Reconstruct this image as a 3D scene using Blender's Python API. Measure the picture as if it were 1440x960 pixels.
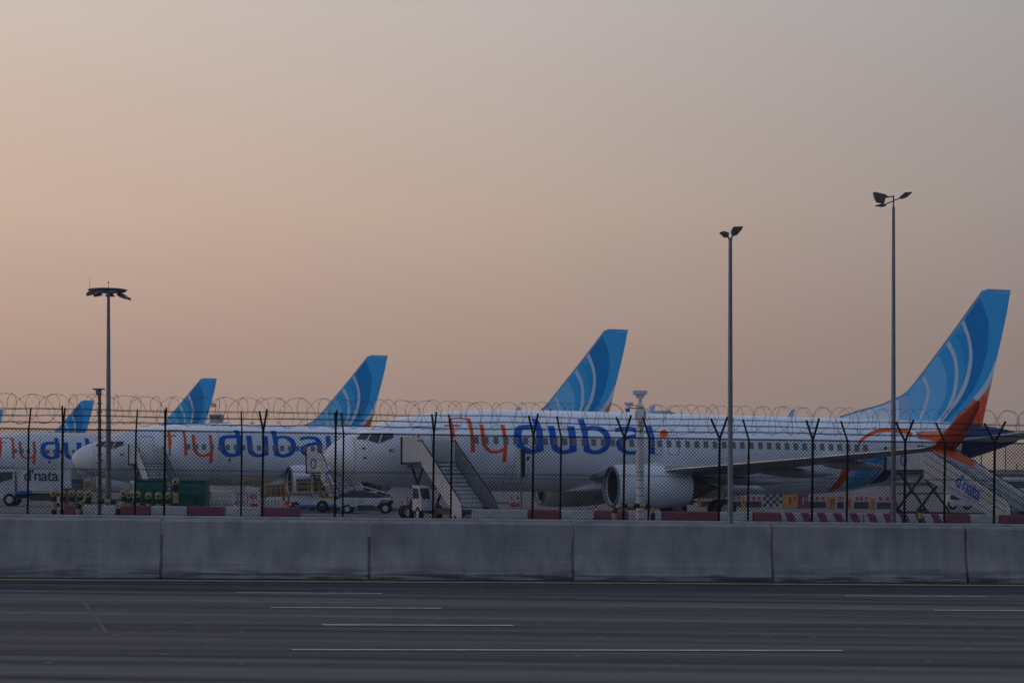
import bpy, math, random
from mathutils import Vector, Matrix
random.seed(7)
R = math.radians
scene = bpy.context.scene
for o in list(bpy.data.objects): bpy.data.objects.remove(o)
COL = scene.collection
# ------------------------------------------------------------------ camera
F = 2600.0; HZ = 677.0; CZ = 1.8          # focal length in photo pixels, horizon row, eye height
cam_d = bpy.data.cameras.new('camera'); cam = bpy.data.objects.new('camera', cam_d); COL.objects.link(cam)
cam_d.sensor_width = 36; cam_d.lens = F/1440*36; cam_d.shift_y = (HZ-480)/1440
cam_d.clip_start = .5; cam_d.clip_end = 9000
cam.location = (0, 0, CZ); cam.rotation_euler = (R(90), 0, 0)
scene.camera = cam
# ------------------------------------------------------------------ sky and light
SUN_AZ = -72.0; SUN_EL = 3.0               # degrees; azimuth from straight ahead, negative = left
world = bpy.data.worlds.new('World'); scene.world = world; world.use_nodes = True
nt = world.node_tree; nt.nodes.clear(); N = nt.nodes; L = nt.links
def nd(t, **k):
    n = N.new(t)
    for a, b in k.items(): setattr(n, a, b)
    return n
def mth(op, a, b=None, clamp=False):
    n = nd('ShaderNodeMath', operation=op, use_clamp=clamp)
    for i, v in enumerate((a, b)):
        if v is None: continue
        if isinstance(v, (int, float)): n.inputs[i].default_value = v
        else: L.new(v, n.inputs[i])
    return n.outputs[0]
def ramp(fac, stops):
    n = nd('ShaderNodeValToRGB'); n.color_ramp.interpolation = 'EASE' if len(stops) < 3 else 'LINEAR'
    while len(n.color_ramp.elements) < len(stops): n.color_ramp.elements.new(.5)
    for e, (p, c) in zip(n.color_ramp.elements, stops):
        e.position = p; e.color = (*c, 1)
    L.new(fac, n.inputs[0]); return n.outputs[0]
def mix(f, a, b):
    n = nd('ShaderNodeMix', data_type='RGBA')
    if isinstance(f, (int, float)): n.inputs[0].default_value = f
    else: L.new(f, n.inputs[0])
    L.new(a, n.inputs[6]); L.new(b, n.inputs[7]); return n.outputs[2]
def srgb(r, g, b):
    g -= .4; b += .8                                            # a little pinker
    f = lambda v: (v/255/12.92) if v/255 <= .04045 else ((v/255+.055)/1.055)**2.4
    return (f(r), f(g), f(b))
tc = nd('ShaderNodeTexCoord'); sp = nd('ShaderNodeSeparateXYZ'); L.new(tc.outputs['Generated'], sp.inputs[0])
X, Y, Z = sp.outputs
elev = mth('ARCSINE', Z)
e01 = mth('DIVIDE', elev, R(18), True)                     # 0 at horizon, 1 at 18 degrees
az = mth('ARCTAN2', X, Y)
a01 = mth('ADD', mth('MULTIPLY', az, 1/R(34)), .5, True)     # 0 left edge, 1 right edge of the view
left = ramp(e01, [(0, srgb(158, 134, 124)), (.22, srgb(182, 153, 137)), (.46, srgb(205, 177, 158)), (.79, srgb(209, 193, 180)), (1, srgb(200, 190, 182))])
mid = ramp(e01, [(0, srgb(153, 132, 123)), (.22, srgb(167, 144, 131)), (.46, srgb(185, 165, 150)), (.79, srgb(190, 179, 173)), (1, srgb(186, 178, 174))])
right = ramp(e01, [(0, srgb(136, 122, 117)), (.22, srgb(143, 127, 121)), (.46, srgb(155, 144, 139)), (.79, srgb(162, 158, 157)), (1, srgb(160, 158, 160))])
fm = mth('MULTIPLY', a01, 2, True); fr = mth('SUBTRACT', mth('MULTIPLY', a01, 2), 1, True)
front = mix(fr, mix(fm, left, mid), right)
# faint veils in the haze
nz = nd('ShaderNodeTexNoise'); nz.inputs['Scale'].default_value = 2.2; nz.inputs['Detail'].default_value = 3
mp = nd('ShaderNodeMapping'); mp.inputs['Scale'].default_value = (1, 1, 5); L.new(tc.outputs['Generated'], mp.inputs[0]); L.new(mp.outputs[0], nz.inputs[0])
hs = nd('ShaderNodeHueSaturation'); L.new(front, hs.inputs['Color'])
L.new(mth('ADD', mth('MULTIPLY', nz.outputs[0], .10), .95), hs.inputs['Value'])
front = hs.outputs[0]
sky = nd('ShaderNodeTexSky', sky_type='NISHITA'); sky.sun_disc = False
sky.sun_elevation = R(SUN_EL); sky.sun_rotation = R(SUN_AZ); sky.dust_density = 4; sky.air_density = 1.4; sky.ozone_density = 3
sk = nd('ShaderNodeVectorMath', operation='SCALE'); L.new(sky.outputs[0], sk.inputs[0]); sk.inputs['Scale'].default_value = .08
bl = nd('ShaderNodeRGB'); bl.outputs[0].default_value = (.325, .405, .60, 1)
back = mix(.75, sk.outputs[0], bl.outputs[0])
# how far the direction is from the sunset side: front and low = 1
low = mth('SUBTRACT', 1, mth('DIVIDE', mth('SUBTRACT', elev, R(22)), R(38), True), True)
fwd = mth('DIVIDE', mth('ADD', mth('ADD', Y, mth('MULTIPLY', X, -.25)), -.1), .6, True)
skycol = mix(mth('MULTIPLY', low, fwd), back, front)
bg = nd('ShaderNodeBackground'); L.new(skycol, bg.inputs[0]); bg.inputs[1].default_value = 1.0
wo = nd('ShaderNodeOutputWorld'); L.new(bg.outputs[0], wo.inputs[0])
sun_d = bpy.data.lights.new('sun', 'SUN'); sun = bpy.data.objects.new('sun', sun_d); COL.objects.link(sun)
sun_d.energy = .38; sun_d.angle = R(8); sun_d.color = (1, .72, .5)
sv = Vector((math.sin(R(SUN_AZ))*math.cos(R(SUN_EL+3)), math.cos(R(SUN_AZ))*math.cos(R(SUN_EL+3)), math.sin(R(SUN_EL+3))))
sv.y -= .55
sun.rotation_euler = sv.to_track_quat('Z', 'Y').to_euler()
vs = scene.view_settings
scene.display_settings.display_device = 'sRGB'; vs.view_transform = 'Standard'; vs.look = 'None'; vs.exposure = 0; vs.gamma = 1
scene.render.engine = 'CYCLES'
scene.cycles.max_bounces = 5; scene.cycles.volume_bounces = 0; scene.cycles.transparent_max_bounces = 24

# ------------------------------------------------------------------ helpers
def gz(x): return -.06 - .012*max(-60, min(60, x))          # the whole site falls gently to the right
def P(px, d): return (px-720)/F*d
def ZP(py, d): return CZ + (HZ-py)/F*d
def material(name, col, rough=.6, metal=0, var=0, scale=6, bump=0, spec=.5, stretch=(1, 1, 1)):
    m = bpy.data.materials.new(name); m.use_nodes = True
    n = m.node_tree.nodes; l = m.node_tree.links; b = n['Principled BSDF']
    b.inputs['Base Color'].default_value = (*col, 1); b.inputs['Roughness'].default_value = rough
    b.inputs['Metallic'].default_value = metal; b.inputs['Specular IOR Level'].default_value = spec
    if var or bump:
        t = n.new('ShaderNodeTexCoord'); mp = n.new('ShaderNodeMapping'); mp.inputs['Scale'].default_value = stretch
        z = n.new('ShaderNodeTexNoise'); z.inputs['Scale'].default_value = scale; z.inputs['Detail'].default_value = 6
        l.new(t.outputs['Object'], mp.inputs[0]); l.new(mp.outputs[0], z.inputs[0])
        if var:
            r = n.new('ShaderNodeValToRGB'); r.color_ramp.elements[0].position = .3; r.color_ramp.elements[1].position = .7
            r.color_ramp.elements[0].color = (*[c*(1-var) for c in col], 1); r.color_ramp.elements[1].color = (*[min(1, c*(1+var)) for c in col], 1)
            l.new(z.outputs[0], r.inputs[0]); l.new(r.outputs[0], b.inputs['Base Color'])
        if bump:
            u = n.new('ShaderNodeBump'); u.inputs['Strength'].default_value = bump; u.inputs['Distance'].default_value = .02
            l.new(z.outputs[0], u.inputs['Height']); l.new(u.outputs[0], b.inputs['Normal'])
    return m
M = {
 'white': material('aircraft white paint', (.78, .79, .81), .32, var=.05, scale=.8),
 'offwhite': material('painted white steel', (.56, .57, .58), .5, var=.16, scale=3),
 'cream': material('cream panel', (.50, .515, .53), .55, var=.14, scale=4),
 'grey': material('grey metal', (.20, .21, .23), .5, .2, var=.15, scale=3),
 'dgrey': material('dark grey metal', (.055, .058, .065), .5, .2, var=.2, scale=4),
 'pole': material('galvanised steel', (.13, .14, .16), .45, .5, var=.15, scale=2),
 'black': material('black rubber', (.012, .012, .013), .8, var=.2),
 'post': material('green black powder coat', (.004, .007, .006), .7, spec=.15),
 'wire': material('dark wire', (.008, .009, .009), .7, spec=.2),
 'razor': material('razor wire steel', (.10, .09, .085), .5, .6),
 'glass': material('dark glass', (.02, .024, .03), .12, spec=.8),
 'shade': material('cabin window', (.17, .17, .17), .3),
 'wing': material('wing grey', (.24, .25, .28), .4, .1, var=.08, scale=1),
 'metal': material('bare aluminium', (.55, .56, .58), .3, .8),
 'navy': material('navy paint', (.001, .022, .12), .45, spec=.2),
 'ltblue': material('livery light blue', (.19, .57, .85), .45, spec=.3),
 'paleblue': material('livery pale blue', (.34, .52, .74), .35),
 'blue': material('livery mid blue', (.01, .36, .68), .45, spec=.3),
 'mblue': material('livery blue', (.035, .43, .76), .45, spec=.3),
 'deep': material('livery deep blue', (.002, .25, .56), .45, spec=.2),
 'letterblue': material('lettering blue', (.001, .115, .50), .5, spec=.15),
 'orange': material('livery orange', (.82, .10, .015), .5, spec=.15),
 'dorange': material('livery dark orange', (.45, .05, .015), .5, spec=.15),
 'lorange': material('livery light orange', (.72, .20, .08), .35),
 'arc': material('livery pale arc', (.66, .70, .76), .45),
 'red': material('red paint', (.50, .03, .03), .5),
 'green': material('green skip paint', (.002, .085, .06), .6, spec=.3, var=.25, scale=2),
 'yellow': material('yellow paint', (.50, .27, .02), .6, var=.15),
 'hazyellow': material('hazard yellow', (.33, .29, .13), .6, var=.25, scale=8),
 'blueplastic': material('blue plastic', (.02, .16, .5), .5),
 'maroon': material('faded red concrete paint', (.20, .055, .085), .75, var=.22, scale=3),
 'bwhite': material('faded white concrete paint', (.42, .42, .43), .75, var=.18, scale=3),
 'amber': material('amber painted glow', (.52, .25, .10), .6, var=.1),  # warm glow of the far row, put into the colour; nothing emits
 'farwall': material('far building wall', (.40, .39, .39), .8, var=.1, scale=.2),
 'line': material('road paint white', (.42, .42, .42), .7, var=.35, scale=5),
 'yline': material('road paint yellow', (.42, .27, .06), .7, var=.3, scale=5),
}
def tag(o, label=None, cat=None, group=None, kind=None):
    if label: o['label'] = label
    if cat: o['category'] = cat
    if group: o['group'] = group
    if kind: o['kind'] = kind
    return o
def empty(name, loc, rz=0, **k):
    o = bpy.data.objects.new(name, None); COL.objects.link(o); o.location = loc; o.rotation_euler = (0, 0, rz)
    o.empty_display_size = .2
    return tag(o, **k)
def copy_tree(o, parent=None, skip=()):
    c = o.copy(); COL.objects.link(c); c.parent = parent
    for ch in list(o.children):
        if ch.name.split('.')[0] in skip: continue
        copy_tree(ch, c, skip)
    return c
class MB:
    def __init__(s): s.v = []; s.f = []; s.m = []; s.sm = []
    def add(s, vs, fs, mi=0, smooth=False):
        b = len(s.v); s.v += [tuple(v) for v in vs]
        for f in fs: s.f.append([b+i for i in f]); s.m.append(mi); s.sm.append(smooth)
        return s
    def box(s, c, d, rot=None, mi=0, taper=(1, 1)):
        h = [x/2 for x in d]; vs = []
        for z in (-1, 1):
            tx, ty = taper if z > 0 else (1, 1)
            for x, y in ((-1, -1), (1, -1), (1, 1), (-1, 1)):
                v = Vector((x*h[0]*tx, y*h[1]*ty, z*h[2]))
                if rot: v = rot @ v
                vs.append(v+Vector(c))
        return s.add(vs, [(3, 2, 1, 0), (4, 5, 6, 7), (0, 1, 5, 4), (1, 2, 6, 5), (2, 3, 7, 6), (3, 0, 4, 7)], mi)
    def bar(s, a, b, w, h=None, mi=0):
        a = Vector(a); b = Vector(b); d = b-a
        q = d.to_track_quat('Z', 'Y').to_matrix()
        return s.box((a+b)/2, (w, h or w, d.length), q, mi)
    def cyl(s, a, b, r, r2=None, n=14, mi=0, caps=True):
        r2 = r if r2 is None else r2
        a = Vector(a); b = Vector(b); q = (b-a).to_track_quat('Z', 'Y').to_matrix(); vs = []
        for p, rr in ((a, r), (b, r2)):
            for i in range(n): t = 2*math.pi*i/n; vs.append(p + q @ Vector((rr*math.cos(t), rr*math.sin(t), 0)))
        s.add(vs, [(i, (i+1) % n, n+(i+1) % n, n+i) for i in range(n)], mi, True)
        if caps: s.add(vs, [tuple(range(n))[::-1], tuple(range(n, 2*n))], mi)
        return s
    def tube(s, pts, r, n=6, mi=0):
        pts = [Vector(p) for p in pts]; vs = []
        for k, p in enumerate(pts):
            t = pts[min(k+1, len(pts)-1)]-pts[max(k-1, 0)]
            up = Vector((0, 0, 1)) if abs(t.normalized().z) < .9 else Vector((0, 1, 0))
            u = t.cross(up).normalized(); w = u.cross(t).normalized()
            for i in range(n): a = 2*math.pi*i/n; vs.append(p+u*r*math.cos(a)+w*r*math.sin(a))
        return s.add(vs, [(k*n+i, k*n+(i+1) % n, (k+1)*n+(i+1) % n, (k+1)*n+i) for k in range(len(pts)-1) for i in range(n)], mi, True)
    def lathe(s, prof, axis='x', c=(0, 0, 0), n=32, mi=0):     # prof: (along, radius)
        vs = []
        for a, r in prof:
            for i in range(n):
                t = 2*math.pi*i/n; u, w = r*math.cos(t), r*math.sin(t)
                p = (a, u, w) if axis == 'x' else ((u, a, w) if axis == 'y' else (u, w, a))
                vs.append((p[0]+c[0], p[1]+c[1], p[2]+c[2]))
        return s.add(vs, [(k*n+i, k*n+(i+1) % n, (k+1)*n+(i+1) % n, (k+1)*n+i) for k in range(len(prof)-1) for i in range(n)], mi, True)
    def prism(s, pts, v, mi=0):                                  # closed 3-D outline pushed along vector v
        n = len(pts); v = Vector(v); a = [Vector(p) for p in pts]; vs = a+[p+v for p in a]
        return s.add(vs, [tuple(range(n)), tuple(range(n, 2*n))[::-1]]+[(i, i+n, (i+1) % n+n, (i+1) % n) for i in range(n)], mi)
    def build(s, name, mats, parent=None, bevel=0, loc=None):
        me = bpy.data.meshes.new(name); me.from_pydata(s.v, [], s.f)
        if not isinstance(mats, (list, tuple)): mats = [mats]
        for m in mats: me.materials.append(M[m] if isinstance(m, str) else m)
        me.polygons.foreach_set('material_index', s.m); me.polygons.foreach_set('use_smooth', s.sm); me.update()
        o = bpy.data.objects.new(name, me); COL.objects.link(o); o.parent = parent
        if loc: o.location = loc
        if bevel:
            b = o.modifiers.new('bevel', 'BEVEL'); b.width = bevel; b.segments = 2; b.limit_method = 'ANGLE'
        return o
def text_mesh(name, body, size, mat, parent, mtx):
    cu = bpy.data.curves.new(name, 'FONT'); cu.body = body; cu.size = size; cu.align_x = 'CENTER'; cu.align_y = 'CENTER'; cu.extrude = .002; cu.offset = size*.012; cu.space_character = .92
    to = bpy.data.objects.new('text_source', cu); COL.objects.link(to)
    me = bpy.data.meshes.new_from_object(to.evaluated_get(bpy.context.evaluated_depsgraph_get()))
    bpy.data.objects.remove(to); bpy.data.curves.remove(cu)
    me.transform(mtx); me.materials.clear(); me.materials.append(M[mat])
    o = bpy.data.objects.new(name, me); COL.objects.link(o); o.parent = parent; return o
def wheel(parent, c, r, w, n='wheel', rim='offwhite', axis='y'):
    t = MB(); hw = w/2
    t.lathe([(-hw, r*.55), (-hw, r*.9), (-hw*.7, r), (hw*.7, r), (hw, r*.9), (hw, r*.55)], axis, n=22)
    o = t.build(n, 'black', parent, loc=c)
    q = MB(); q.lathe([(-hw*.9, .001), (-hw*.9, r*.2), (-hw*.6, r*.25), (-hw*.7, r*.5), (-hw*.95, r*.56), (hw*.95, r*.56), (hw*.7, r*.5), (hw*.6, .001)], axis, n=18)
    q.build('rim', rim, o); return o

# ------------------------------------------------------------------ ground, road
TH = R(6.5); UX, UY = math.cos(TH), math.sin(TH)                   # direction of road, barrier and fences
def along(t, d0, z=0, off=0):                                    # point t metres along a line crossing the view axis at depth d0
    x = t*UX - off*UY; return (x, d0+t*UY+off*UX, gz(x)+z)
def t_of(px, d0):                                                # where a photo column meets that line
    k = (px-720)/F; return k*d0/(UX-k*UY)
def mat_asphalt(dark=(.024, .028, .036), light=(.128, .119, .114)):
    m = bpy.data.materials.new('asphalt'); m.use_nodes = True; n = m.node_tree.nodes; l = m.node_tree.links; b = n['Principled BSDF']
    t = n.new('ShaderNodeTexCoord'); mp = n.new('ShaderNodeMapping'); mp.inputs['Rotation'].default_value = (0, 0, -TH); mp.inputs['Scale'].default_value = (.012, 1, 1)
    l.new(t.outputs['Object'], mp.inputs[0])
    a = n.new('ShaderNodeTexNoise'); a.inputs['Scale'].default_value = 1.1; a.inputs['Detail'].default_value = 4; l.new(mp.outputs[0], a.inputs[0])
    mp2 = n.new('ShaderNodeMapping'); mp2.inputs['Rotation'].default_value = (0, 0, -TH); mp2.inputs['Scale'].default_value = (.12, 1, 1); l.new(t.outputs['Object'], mp2.inputs[0])
    c = n.new('ShaderNodeTexNoise'); c.inputs['Scale'].default_value = 2.5; c.inputs['Detail'].default_value = 8; l.new(mp2.outputs[0], c.inputs[0])
    g = n.new('ShaderNodeTexNoise'); g.inputs['Scale'].default_value = 60; g.inputs['Detail'].default_value = 3; l.new(t.outputs['Object'], g.inputs[0])
    sm = n.new('ShaderNodeMath'); sm.operation = 'MULTIPLY_ADD'; l.new(a.outputs[0], sm.inputs[0]); sm.inputs[1].default_value = 1.6
    s2 = n.new('ShaderNodeMath'); s2.operation = 'MULTIPLY_ADD'; l.new(c.outputs[0], s2.inputs[0]); s2.inputs[1].default_value = .3
    s3 = n.new('ShaderNodeMath'); s3.operation = 'MULTIPLY'; l.new(g.outputs[0], s3.inputs[0]); s3.inputs[1].default_value = .22
    l.new(s3.outputs[0], s2.inputs[2]); l.new(s2.outputs[0], sm.inputs[2])
    sub = n.new('ShaderNodeMath'); sub.operation = 'MULTIPLY_ADD'; l.new(sm.outputs[0], sub.inputs[0]); sub.inputs[1].default_value = 2.0; sub.inputs[2].default_value = -1.60; sub.use_clamp = True
    r = n.new('ShaderNodeValToRGB'); r.color_ramp.elements[0].position = 0; r.color_ramp.elements[0].color = (*dark, 1)
    r.color_ramp.elements[1].position = 1.0; r.color_ramp.elements[1].color = (*light, 1); l.new(sub.outputs[0], r.inputs[0])
    v = n.new('ShaderNodeTexVoronoi'); v.inputs['Scale'].default_value = 1.7; l.new(t.outputs['Object'], v.inputs[0])
    lt = n.new('ShaderNodeMath'); lt.operation = 'LESS_THAN'; lt.inputs[1].default_value = .075; l.new(v.outputs['Distance'], lt.inputs[0])
    f = n.new('ShaderNodeMath'); f.operation = 'MULTIPLY'; f.inputs[1].default_value = .5; l.new(lt.outputs[0], f.inputs[0])
    x = n.new('ShaderNodeMix'); x.data_type = 'RGBA'; l.new(f.outputs[0], x.inputs[0]); l.new(r.outputs[0], x.inputs[6]); x.inputs[7].default_value = (.28, .27, .26, 1)
    l.new(x.outputs[2], b.inputs['Base Color']); b.inputs['Roughness'].default_value = .8; b.inputs['Specular IOR Level'].default_value = .12
    u = n.new('ShaderNodeBump'); u.inputs['Strength'].default_value = .25; u.inputs['Distance'].default_value = .01; l.new(g.outputs[0], u.inputs['Height']); l.new(u.outputs[0], b.inputs['Normal'])
    return m
M['asphalt'] = mat_asphalt()
M['barrier_shade'] = mat_asphalt((.016, .021, .031), (.052, .056, .068))  # darker asphalt colour standing in for the barrier's dark reflection and contact shade
M['apron'] = material('apron concrete', (.15, .15, .155), .85, var=.18, scale=.25)
g = MB(); xs = [-4000, -60, 60, 4000]; ys = [-60, 6000]
vs = [(x, y, gz(x)-.02) for y in ys for x in xs]
g.add(vs, [(i, i+1, i+5, i+4) for i in range(3)])
tag(g.build('ground', 'apron'), kind='structure')
def strip(name, m, t0, t1, d0, d1, z, kind='structure'):
    b = MB(); n = max(1, int((t1-t0)/20)); v = []
    ts = [t0+(t1-t0)*i/n for i in range(n+1)]
    for t in ts: v += [along(t, d0, z), along(t, d1, z)]
    b.add(v, [(2*i, 2*i+2, 2*i+3, 2*i+1) for i in range(n)])
    return tag(b.build(name, m), kind=kind)
strip('road', 'asphalt', -58, 58, -3.2, 36.0, -.004)
strip('verge', material('dusty verge', (.16, .15, .14), .9, var=.3, scale=2), -58, 58, 36.02, 60, -.006)
strip('barrier_shade_strip', 'barrier_shade', -58, 58, 31.2, 36.0, 0)  # shade along the barrier foot, painted as a darker strip of road
strip('edge_line', 'yline', -58, 58, 34.0, 34.26, .004)
M['seam'] = material('dark lane seam', (.024, .025, .028), .8)
for d in (30.6, 27.1, 23.9, 20.4): strip('lane_seam', 'seam', -58, 58, d-.09, d-.05, 0)
DASH = [(30.6, [(330, 537), (1190, 1388)]), (27.1, [(380, 620), (1315, 1560)]), (23.9, [(452, 722)]), (20.4, [(410, 1185)])]
for d, segs in DASH:
    b = MB()
    for a, c in segs:
        t0, t1 = t_of(a, d), t_of(c, d); v = [along(t0, d, .002), along(t1, d, .002), along(t1, d+.13, .002), along(t0, d+.13, .002)]
        b.add(v, [(0, 1, 2, 3)])
    tag(b.build('lane_line', 'line'), kind='structure')
b = MB(); p0 = (P(115, 27.6), 27.6); p1 = (P(148, 22.0), 22.0)
b.add([(p0[0], p0[1], gz(p0[0])+.001), (p0[0]+.05, p0[1], gz(p0[0])+.001), (p1[0]+.05, p1[1], gz(p1[0])+.001), (p1[0], p1[1], gz(p1[0])+.001)], [(0, 1, 2, 3)])
tag(b.build('pavement_joint', material('joint filler', (.068, .066, .066), .8)), kind='structure')

# ------------------------------------------------------------------ concrete barrier blocks
def mat_concrete():
    m = bpy.data.materials.new('cast concrete'); m.use_nodes = True; n = m.node_tree.nodes; l = m.node_tree.links; b = n['Principled BSDF']
    t = n.new('ShaderNodeTexCoord'); oi = n.new('ShaderNodeObjectInfo')
    ad = n.new('ShaderNodeVectorMath'); ad.operation = 'ADD'; l.new(t.outputs['Object'], ad.inputs[0])
    sc = n.new('ShaderNodeMath'); sc.operation = 'MULTIPLY'; sc.inputs[1].default_value = 50; l.new(oi.outputs['Random'], sc.inputs[0]); l.new(sc.outputs[0], ad.inputs[1])
    def noise(s, stretch, det=6):
        mp = n.new('ShaderNodeMapping'); mp.inputs['Scale'].default_value = stretch; l.new(ad.outputs[0], mp.inputs[0])
        z = n.new('ShaderNodeTexNoise'); z.inputs['Scale'].default_value = s; z.inputs['Detail'].default_value = det; l.new(mp.outputs[0], z.inputs[0]); return z.outputs[0]
    big = noise(1.6, (1, 1, .9)); str_ = noise(5, (1, 1, .22)); scr = noise(3, (.22, 1, 5), 3); fine = noise(40, (1, 1, 1), 3)
    def ma(a, k, c):
        x = n.new('ShaderNodeMath'); x.operation = 'MULTIPLY_ADD'; l.new(a, x.inputs[0]); x.inputs[1].default_value = k
        if isinstance(c, float): x.inputs[2].default_value = c
        else: l.new(c, x.inputs[2])
        return x.outputs[0]
    s = ma(big, .42, ma(str_, .32, ma(scr, .13, ma(fine, .2, 0.0))))
    r = n.new('ShaderNodeValToRGB'); r.color_ramp.elements[0].position = .41; r.color_ramp.elements[0].color = (.155, .157, .152, 1)
    r.color_ramp.elements[1].position = .65; r.color_ramp.elements[1].color = (.285, .275, .26, 1); l.new(s, r.inputs[0])
    hv = n.new('ShaderNodeHueSaturation'); l.new(r.outputs[0], hv.inputs['Color'])
    l.new(ma(oi.outputs['Random'], .16, .93), hv.inputs['Value'])
    sz = n.new('ShaderNodeSeparateXYZ'); l.new(t.outputs['Object'], sz.inputs[0])
    dm = n.new('ShaderNodeMapRange'); dm.inputs['From Min'].default_value = .30; dm.inputs['From Max'].default_value = .0; l.new(sz.outputs[2], dm.inputs['Value'])
    sp_ = noise(2.2, (.5, 1, 6), 5); st = n.new('ShaderNodeMapRange'); st.inputs['From Min'].default_value = .44; st.inputs['From Max'].default_value = .60; l.new(sp_, st.inputs['Value'])
    mu = n.new('ShaderNodeMath'); mu.operation = 'MULTIPLY'; l.new(dm.outputs[0], mu.inputs[0]); l.new(st.outputs[0], mu.inputs[1])
    dk = n.new('ShaderNodeMix'); dk.data_type = 'RGBA'; l.new(mu.outputs[0], dk.inputs[0]); l.new(hv.outputs[0], dk.inputs[6]); dk.inputs[7].default_value = (.035, .034, .032, 1)
    l.new(dk.outputs[2], b.inputs['Base Color']); b.inputs['Roughness'].default_value = .85
    u = n.new('ShaderNodeBump'); u.inputs['Strength'].default_value = .3; u.inputs['Distance'].default_value = .015; l.new(s, u.inputs['Height']); l.new(u.outputs[0], b.inputs['Normal'])
    return m
M['concrete'] = mat_concrete()
jt = [t_of(x, 35) for x in (226, 519, 806, 1087, 1361)]
jt = [jt[0]-7.9, jt[0]-3.95] + jt + [jt[-1]+3.95, jt[-1]+7.9]
blab = ['', 'road barrier block cut off by the left edge of the photo', 'road barrier block with long pale scrape lines, below the green skips',
        'road barrier block in front of the nearest boarding stairs', 'road barrier block in front of the white camera mast',
        'road barrier block in front of the diagonally striped blocks', 'road barrier block cut off by the right edge of the photo', 'road barrier block beyond the right edge']
prof = [(-.235, 0), (-.235, .10), (-.215, .13), (-.20, .20), (-.155, .34), (-.12, .48), (-.096, .64), (-.082, .82), (-.07, 1.045), (-.03, 1.095), (.03, 1.095), (.07, 1.055), (.1, .42), (.2, .16), (.235, .13), (.235, 0)]
for i in range(1, len(jt)-2):
    t0, t1 = jt[i]+.026, jt[i+1]-.026; L_ = t1-t0
    c = along((t0+t1)/2, 35, 0, .235)
    b = MB(); nn = len(prof)
    xs = [-L_/2-.025, -L_/2, -L_/2+.002, -L_/2+.02, L_/2-.02, L_/2-.002, L_/2, L_/2+.025]; ins = [.72, .72, .985, 1, 1, .985, .72, .72]
    v = [(x, y*k, (z*(k if z > .5 else 1))) for x, k in zip(xs, ins) for y, z in prof]
    b.add(v, [(k*nn+j, k*nn+(j+1), (k+1)*nn+j+1, (k+1)*nn+j) for k in range(7) for j in range(nn-1)])
    b.add(v, [tuple(range(nn))[::-1], tuple(range(7*nn, 8*nn))])
    o = b.build('concrete_barrier', 'concrete'); o.location = c
    o.rotation_euler = (0, math.atan(.012), TH)
    tag(o, blab[i], 'barrier', 'concrete barrier blocks along the road')
# low wall behind it that carries the fences
b = MB(); v = []
for t in (-20, 20):
    for off, z in ((0, -.02), (0, 1.02), (.02, 1.05), (.22, 1.05), (.24, 1.02), (.24, -.02)): v.append(along(t, 40.0, z, off))
b.add(v, [(i, i+1, i+7, i+6) for i in range(5)]+[(0, 1, 2, 3, 4, 5), (11, 10, 9, 8, 7, 6)])
tag(b.build('low_wall', 'concrete'), 'long low grey concrete wall just behind the road barrier, at the foot of the fences', 'wall')

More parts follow.
